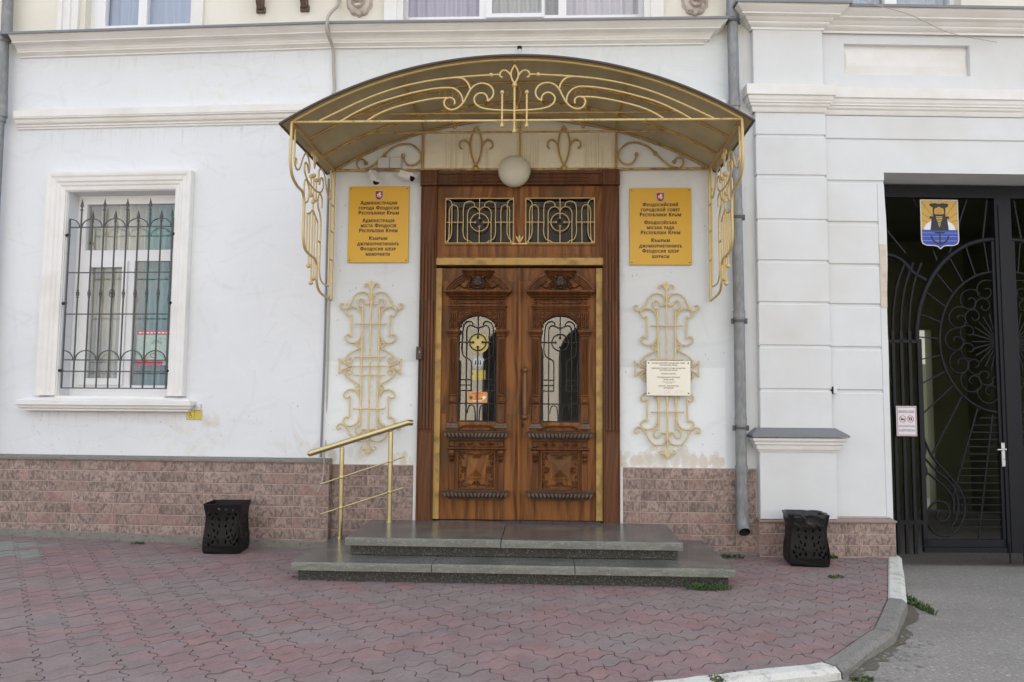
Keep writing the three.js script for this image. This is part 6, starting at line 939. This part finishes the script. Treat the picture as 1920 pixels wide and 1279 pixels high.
function litterBin(label, pos, turn, bagOver) {
  const t = thing('litter_bin', label, 'litter bin', pos, turn, 'cut-steel litter bins'), w = 0.338, h = 0.445;
  const pg = binPanel(w, h); for (let k = 0; k < 4; k++) obj('side_panel', pg.clone().rotateY(k * PI / 2), M.black, t);
  obj('bottom_tray', [box(-w * 0.47, w * 0.47, 0.0, 0.065, -w * 0.47, w * 0.47)], M.black, t);
  const rim = []; for (let k = 0; k < 4; k++) rim.push(box(-w * 0.508, w * 0.508, h - 0.010, h, w * 0.498, w * 0.512).rotateY(k * PI / 2)); obj('rim', rim, M.black, t);
  // liner bag
  const bagMat = new THREE.MeshPhysicalMaterial({ color: lin(0.008, 0.008, 0.0095), roughness: 0.38, side: THREE.DoubleSide });
  const ringPts = (y, s, wob, f) => [...Array(48).keys()].map((i) => { const a = i / 48 * 2 * PI, c = Math.cos(a), q = Math.sin(a), m = Math.max(Math.abs(c), Math.abs(q)), r = s / Math.pow(Math.pow(Math.abs(c), 5) + Math.pow(Math.abs(q), 5), 0.2) + wob * (vn(i * 0.45 + f, y * 22 + f, 256) - 0.5) + wob * 0.5 * (vn(i * 1.1 + f, y * 45, 256) - 0.5); return [r * c, y + wob * 0.5 * (vn(i * 0.5 + f, 9) - 0.5), r * q]; });
  const skin = (rings) => { const v = []; for (let k = 0; k + 1 < rings.length; k++) for (let i = 0; i < 48; i++) { const j = (i + 1) % 48; quad(v, rings[k][i], rings[k][j], rings[k + 1][j], rings[k + 1][i]); } return tris(v); };
  if (bagOver) obj('bin_bag', skin([[0.32, 0.156], [0.34, 0.166], [0.36, 0.170], [0.39, 0.173], [0.42, 0.177], [0.44, 0.180], [0.449, 0.175], [0.44, 0.160], [0.30, 0.118], [0.08, 0.102]].map(([y, s], i) => ringPts(y, s, i < 8 ? 0.016 : 0.01, 3 + i * 0.15))), bagMat, t, { label: 'black bag folded over the rim' });
  else obj('bin_bag', skin([[0.36, 0.132], [0.28, 0.112], [0.18, 0.104], [0.075, 0.098]].map(([y, s], i) => ringPts(y, s, 0.016, 7 + i))), bagMat, t);
}
litterBin('black cut-steel litter bin by the tiled plinth under the window side', [-2.675, gy(-2.675, 0.36) + 0.002, 0.36], 0.12, false);
litterBin('black litter bin with bag folded over its rim beside the pilaster', [2.60, gy(2.6, 0.36) + 0.002, 0.36], -0.10, true);

// ---------- weeds ----------
M.weed = new THREE.MeshPhysicalMaterial({ color: lin(0.065, 0.115, 0.028), roughness: 0.8, transmission: 0.3, thickness: 0, side: THREE.DoubleSide });
M.weedDry = new THREE.MeshPhysicalMaterial({ color: lin(0.12, 0.115, 0.045), roughness: 0.9, side: THREE.DoubleSide });
function weed(label, x, z, y, rx, rz, h, n, dry) {
  const t = thing('weed', label, 'weed', [x, y, z], 0, 'weeds in the paving joints'), v = [], d = [];
  for (let i = 0; i < n; i++) { const a = rr(0, 2 * PI), q = Math.sqrt(rnd()), bx = rx * q * Math.cos(a), bz = rz * q * Math.sin(a), hh = h * rr(0.4, 1), la = rr(0, 2 * PI), lean = rr(0.2, 0.9) * hh, wd = rr(0.004, 0.011), px = Math.cos(la), pz = Math.sin(la), tgt = rnd() < dry ? d : v; const b0 = [bx - pz * wd * 0.4, 0, bz + px * wd * 0.4], b1 = [bx + pz * wd * 0.4, 0, bz - px * wd * 0.4], m0 = [bx + px * lean * 0.5 - pz * wd, hh * 0.65, bz + pz * lean * 0.5 + px * wd], m1 = [bx + px * lean * 0.5 + pz * wd, hh * 0.65, bz + pz * lean * 0.5 - px * wd], tp = [bx + px * lean, hh * rr(0.75, 1), bz + pz * lean]; quad(tgt, b0, b1, m1, m0); tgt.push(...m0, ...m1, ...tp); }
  obj('leaves', tris(v), M.weed, t); if (d.length) obj('dry_stalks', tris(d), M.weedDry, t);
}
weed('low green weed in front of the bottom step near its end', 1.52, 1.47, gy(1.5, 1.45), 0.17, 0.04, 0.06, 190, 0.08);
weed('tiny weed at the plinth foot left of the litter bin', -3.60, 0.18, gy(-3.6, 0.15), 0.07, 0.03, 0.03, 50, 0.1);
weed('small weed beside the steps below the downpipe outlet', 2.0, 0.16, gy(2, 0.16), 0.10, 0.05, 0.05, 70, 0.15);
weed('weed at the plinth foot right of the bagged litter bin', 2.88, 0.10, gy(2.9, 0.1), 0.10, 0.04, 0.05, 60, 0.15);
weed('small weed in a joint in front of the bagged litter bin', 2.66, 0.95, gy(2.66, 0.95), 0.07, 0.04, 0.03, 60, 0.2);
weed('weed strip growing outside the whitewashed kerb by the gate', 3.10, 1.40, roadY(1.4), 0.035, 0.34, 0.06, 260, 0.3);
weed('weed tuft at the outer end of the front whitewashed kerb', 1.97, 3.34, roadY(3.34), 0.07, 0.035, 0.03, 80, 0.3);
weed('weed in the joint between the front whitewashed kerb stones', 1.16, 3.56, gy(1.16, 3.56) , 0.03, 0.06, 0.03, 50, 0.2);
// earth washed up along the outer foot of the kerb
{ const line = [[3.18, 1.0], [2.93, 1.66], [2.52, 2.5], [2.2, 2.95], [1.94, 3.3]], v = []; const L = []; for (let i = 0; i + 1 < line.length; i++) for (let k = 0; k < 10; k++) L.push([line[i][0] + (line[i + 1][0] - line[i][0]) * k / 10, line[i][1] + (line[i + 1][1] - line[i][1]) * k / 10]);
  const W = L.map(([x, z], i) => { const w = 0.015 + 0.09 * Math.max(0, vn(i * 0.8, 5) - 0.2) * Math.min(1, i / 6) * Math.min(1, (L.length - 1 - i) / 4); return [[x - 0.05, roadY(z - 0.03) + 0.004, z - 0.03], [x + w, roadY(z + w * 0.6) + 0.004, z + w * 0.6]]; });
  for (let i = 0; i + 1 < W.length; i++) quad(v, W[i][0], W[i + 1][0], W[i + 1][1], W[i][1]);
  const g = obj('dirt', tris(v), std({ map: dataTex(256, 256, speck([0.075, 0.066, 0.05], [0.12, 0.105, 0.08], [0.19, 0.175, 0.14], 9), [0.35, 0.35]), bumpMap: fineBump, bumpScale: 0.006, roughness: 1 }), scene, { kind: 'stuff' }); g.userData.label = 'dark earth washed up along the kerb foot'; g.userData.category = 'dirt'; }
// broken edge of asphalt and dirt along the kerb
{ const v = []; const base = [[2.55, 2.47], [2.25, 2.95], [1.98, 3.30], [2.42, 2.72]]; for (let i = 0; i < 90; i++) { const b = base[i % 4], x = b[0] + rr(-0.1, 0.16), z = b[1] + rr(-0.2, 0.2), r = rr(0.006, 0.028), y = roadY(z) + 0.001, n = 6, c = [x, y + r * 0.35, z], e = [...Array(n).keys()].map((k) => { const a = k / n * 2 * PI; return [x + r * rr(0.7, 1.2) * Math.cos(a), y, z + r * rr(0.7, 1.2) * Math.sin(a)]; }); for (let k = 0; k < n; k++) v.push(...c, ...e[(k + 1) % n], ...e[k]); }
  const g = obj('rubble', tris(v), M.kerb, scene, { kind: 'stuff' }); g.userData.label = 'crumbs of broken kerb along the road edge'; g.userData.category = 'rubble'; }

// ---------- house across the street, mirrored in the panes ----------
{
  const t = thing('opposite_house', 'pale house with dark corrugated roof, mirrored in the door panes', 'building', [0, 0, 17.5]);
  const arch = (x0, x1, y1, h) => { const p = [[x0, -0.3], [x1, -0.3]]; for (let i = 0; i <= 12; i++) { const a = PI * i / 12; p.push([(x0 + x1) / 2 + (x1 - x0) / 2 * Math.cos(a), y1 + h * Math.sin(a)]); } return p; };
  obj('wall', slab(rect(-13, 13, -0.5, 6.2), [arch(-1.75, 0.15, 3.0, 0.95), arch(0.62, 2.6, 3.0, 1.0), rect(-6.4, -5.2, 1.2, 3.4), rect(-9.4, -8.2, 1.2, 3.4), rect(4.6, 5.8, 1.2, 3.4), rect(7.6, 8.8, 1.2, 3.4)], 0, 0.4), std({ map: creamMap.clone(), color: lin(0.85, 0.85, 0.85), roughness: 0.9 }), t);
  obj('inner_wall', box(-13, 13, -0.5, 6.2, 5.4, 5.5), M.room, t);
  const v = [], N = 110; for (let i = 0; i < N; i++) { const x = (k) => -13.4 + 26.8 * k / N, d = (k) => (k % 2 ? 0.09 : 0); quad(v, [x(i), 6.15 + d(i), -0.5], [x(i + 1), 6.15 + d(i + 1), -0.5], [x(i + 1), 8.9 + d(i + 1), 4.2], [x(i), 8.9 + d(i), 4.2]); }
  obj('roof', tris(v), std({ color: lin(0.05, 0.045, 0.042), roughness: 0.8 }), t);
}
renderer.render(scene, camera);
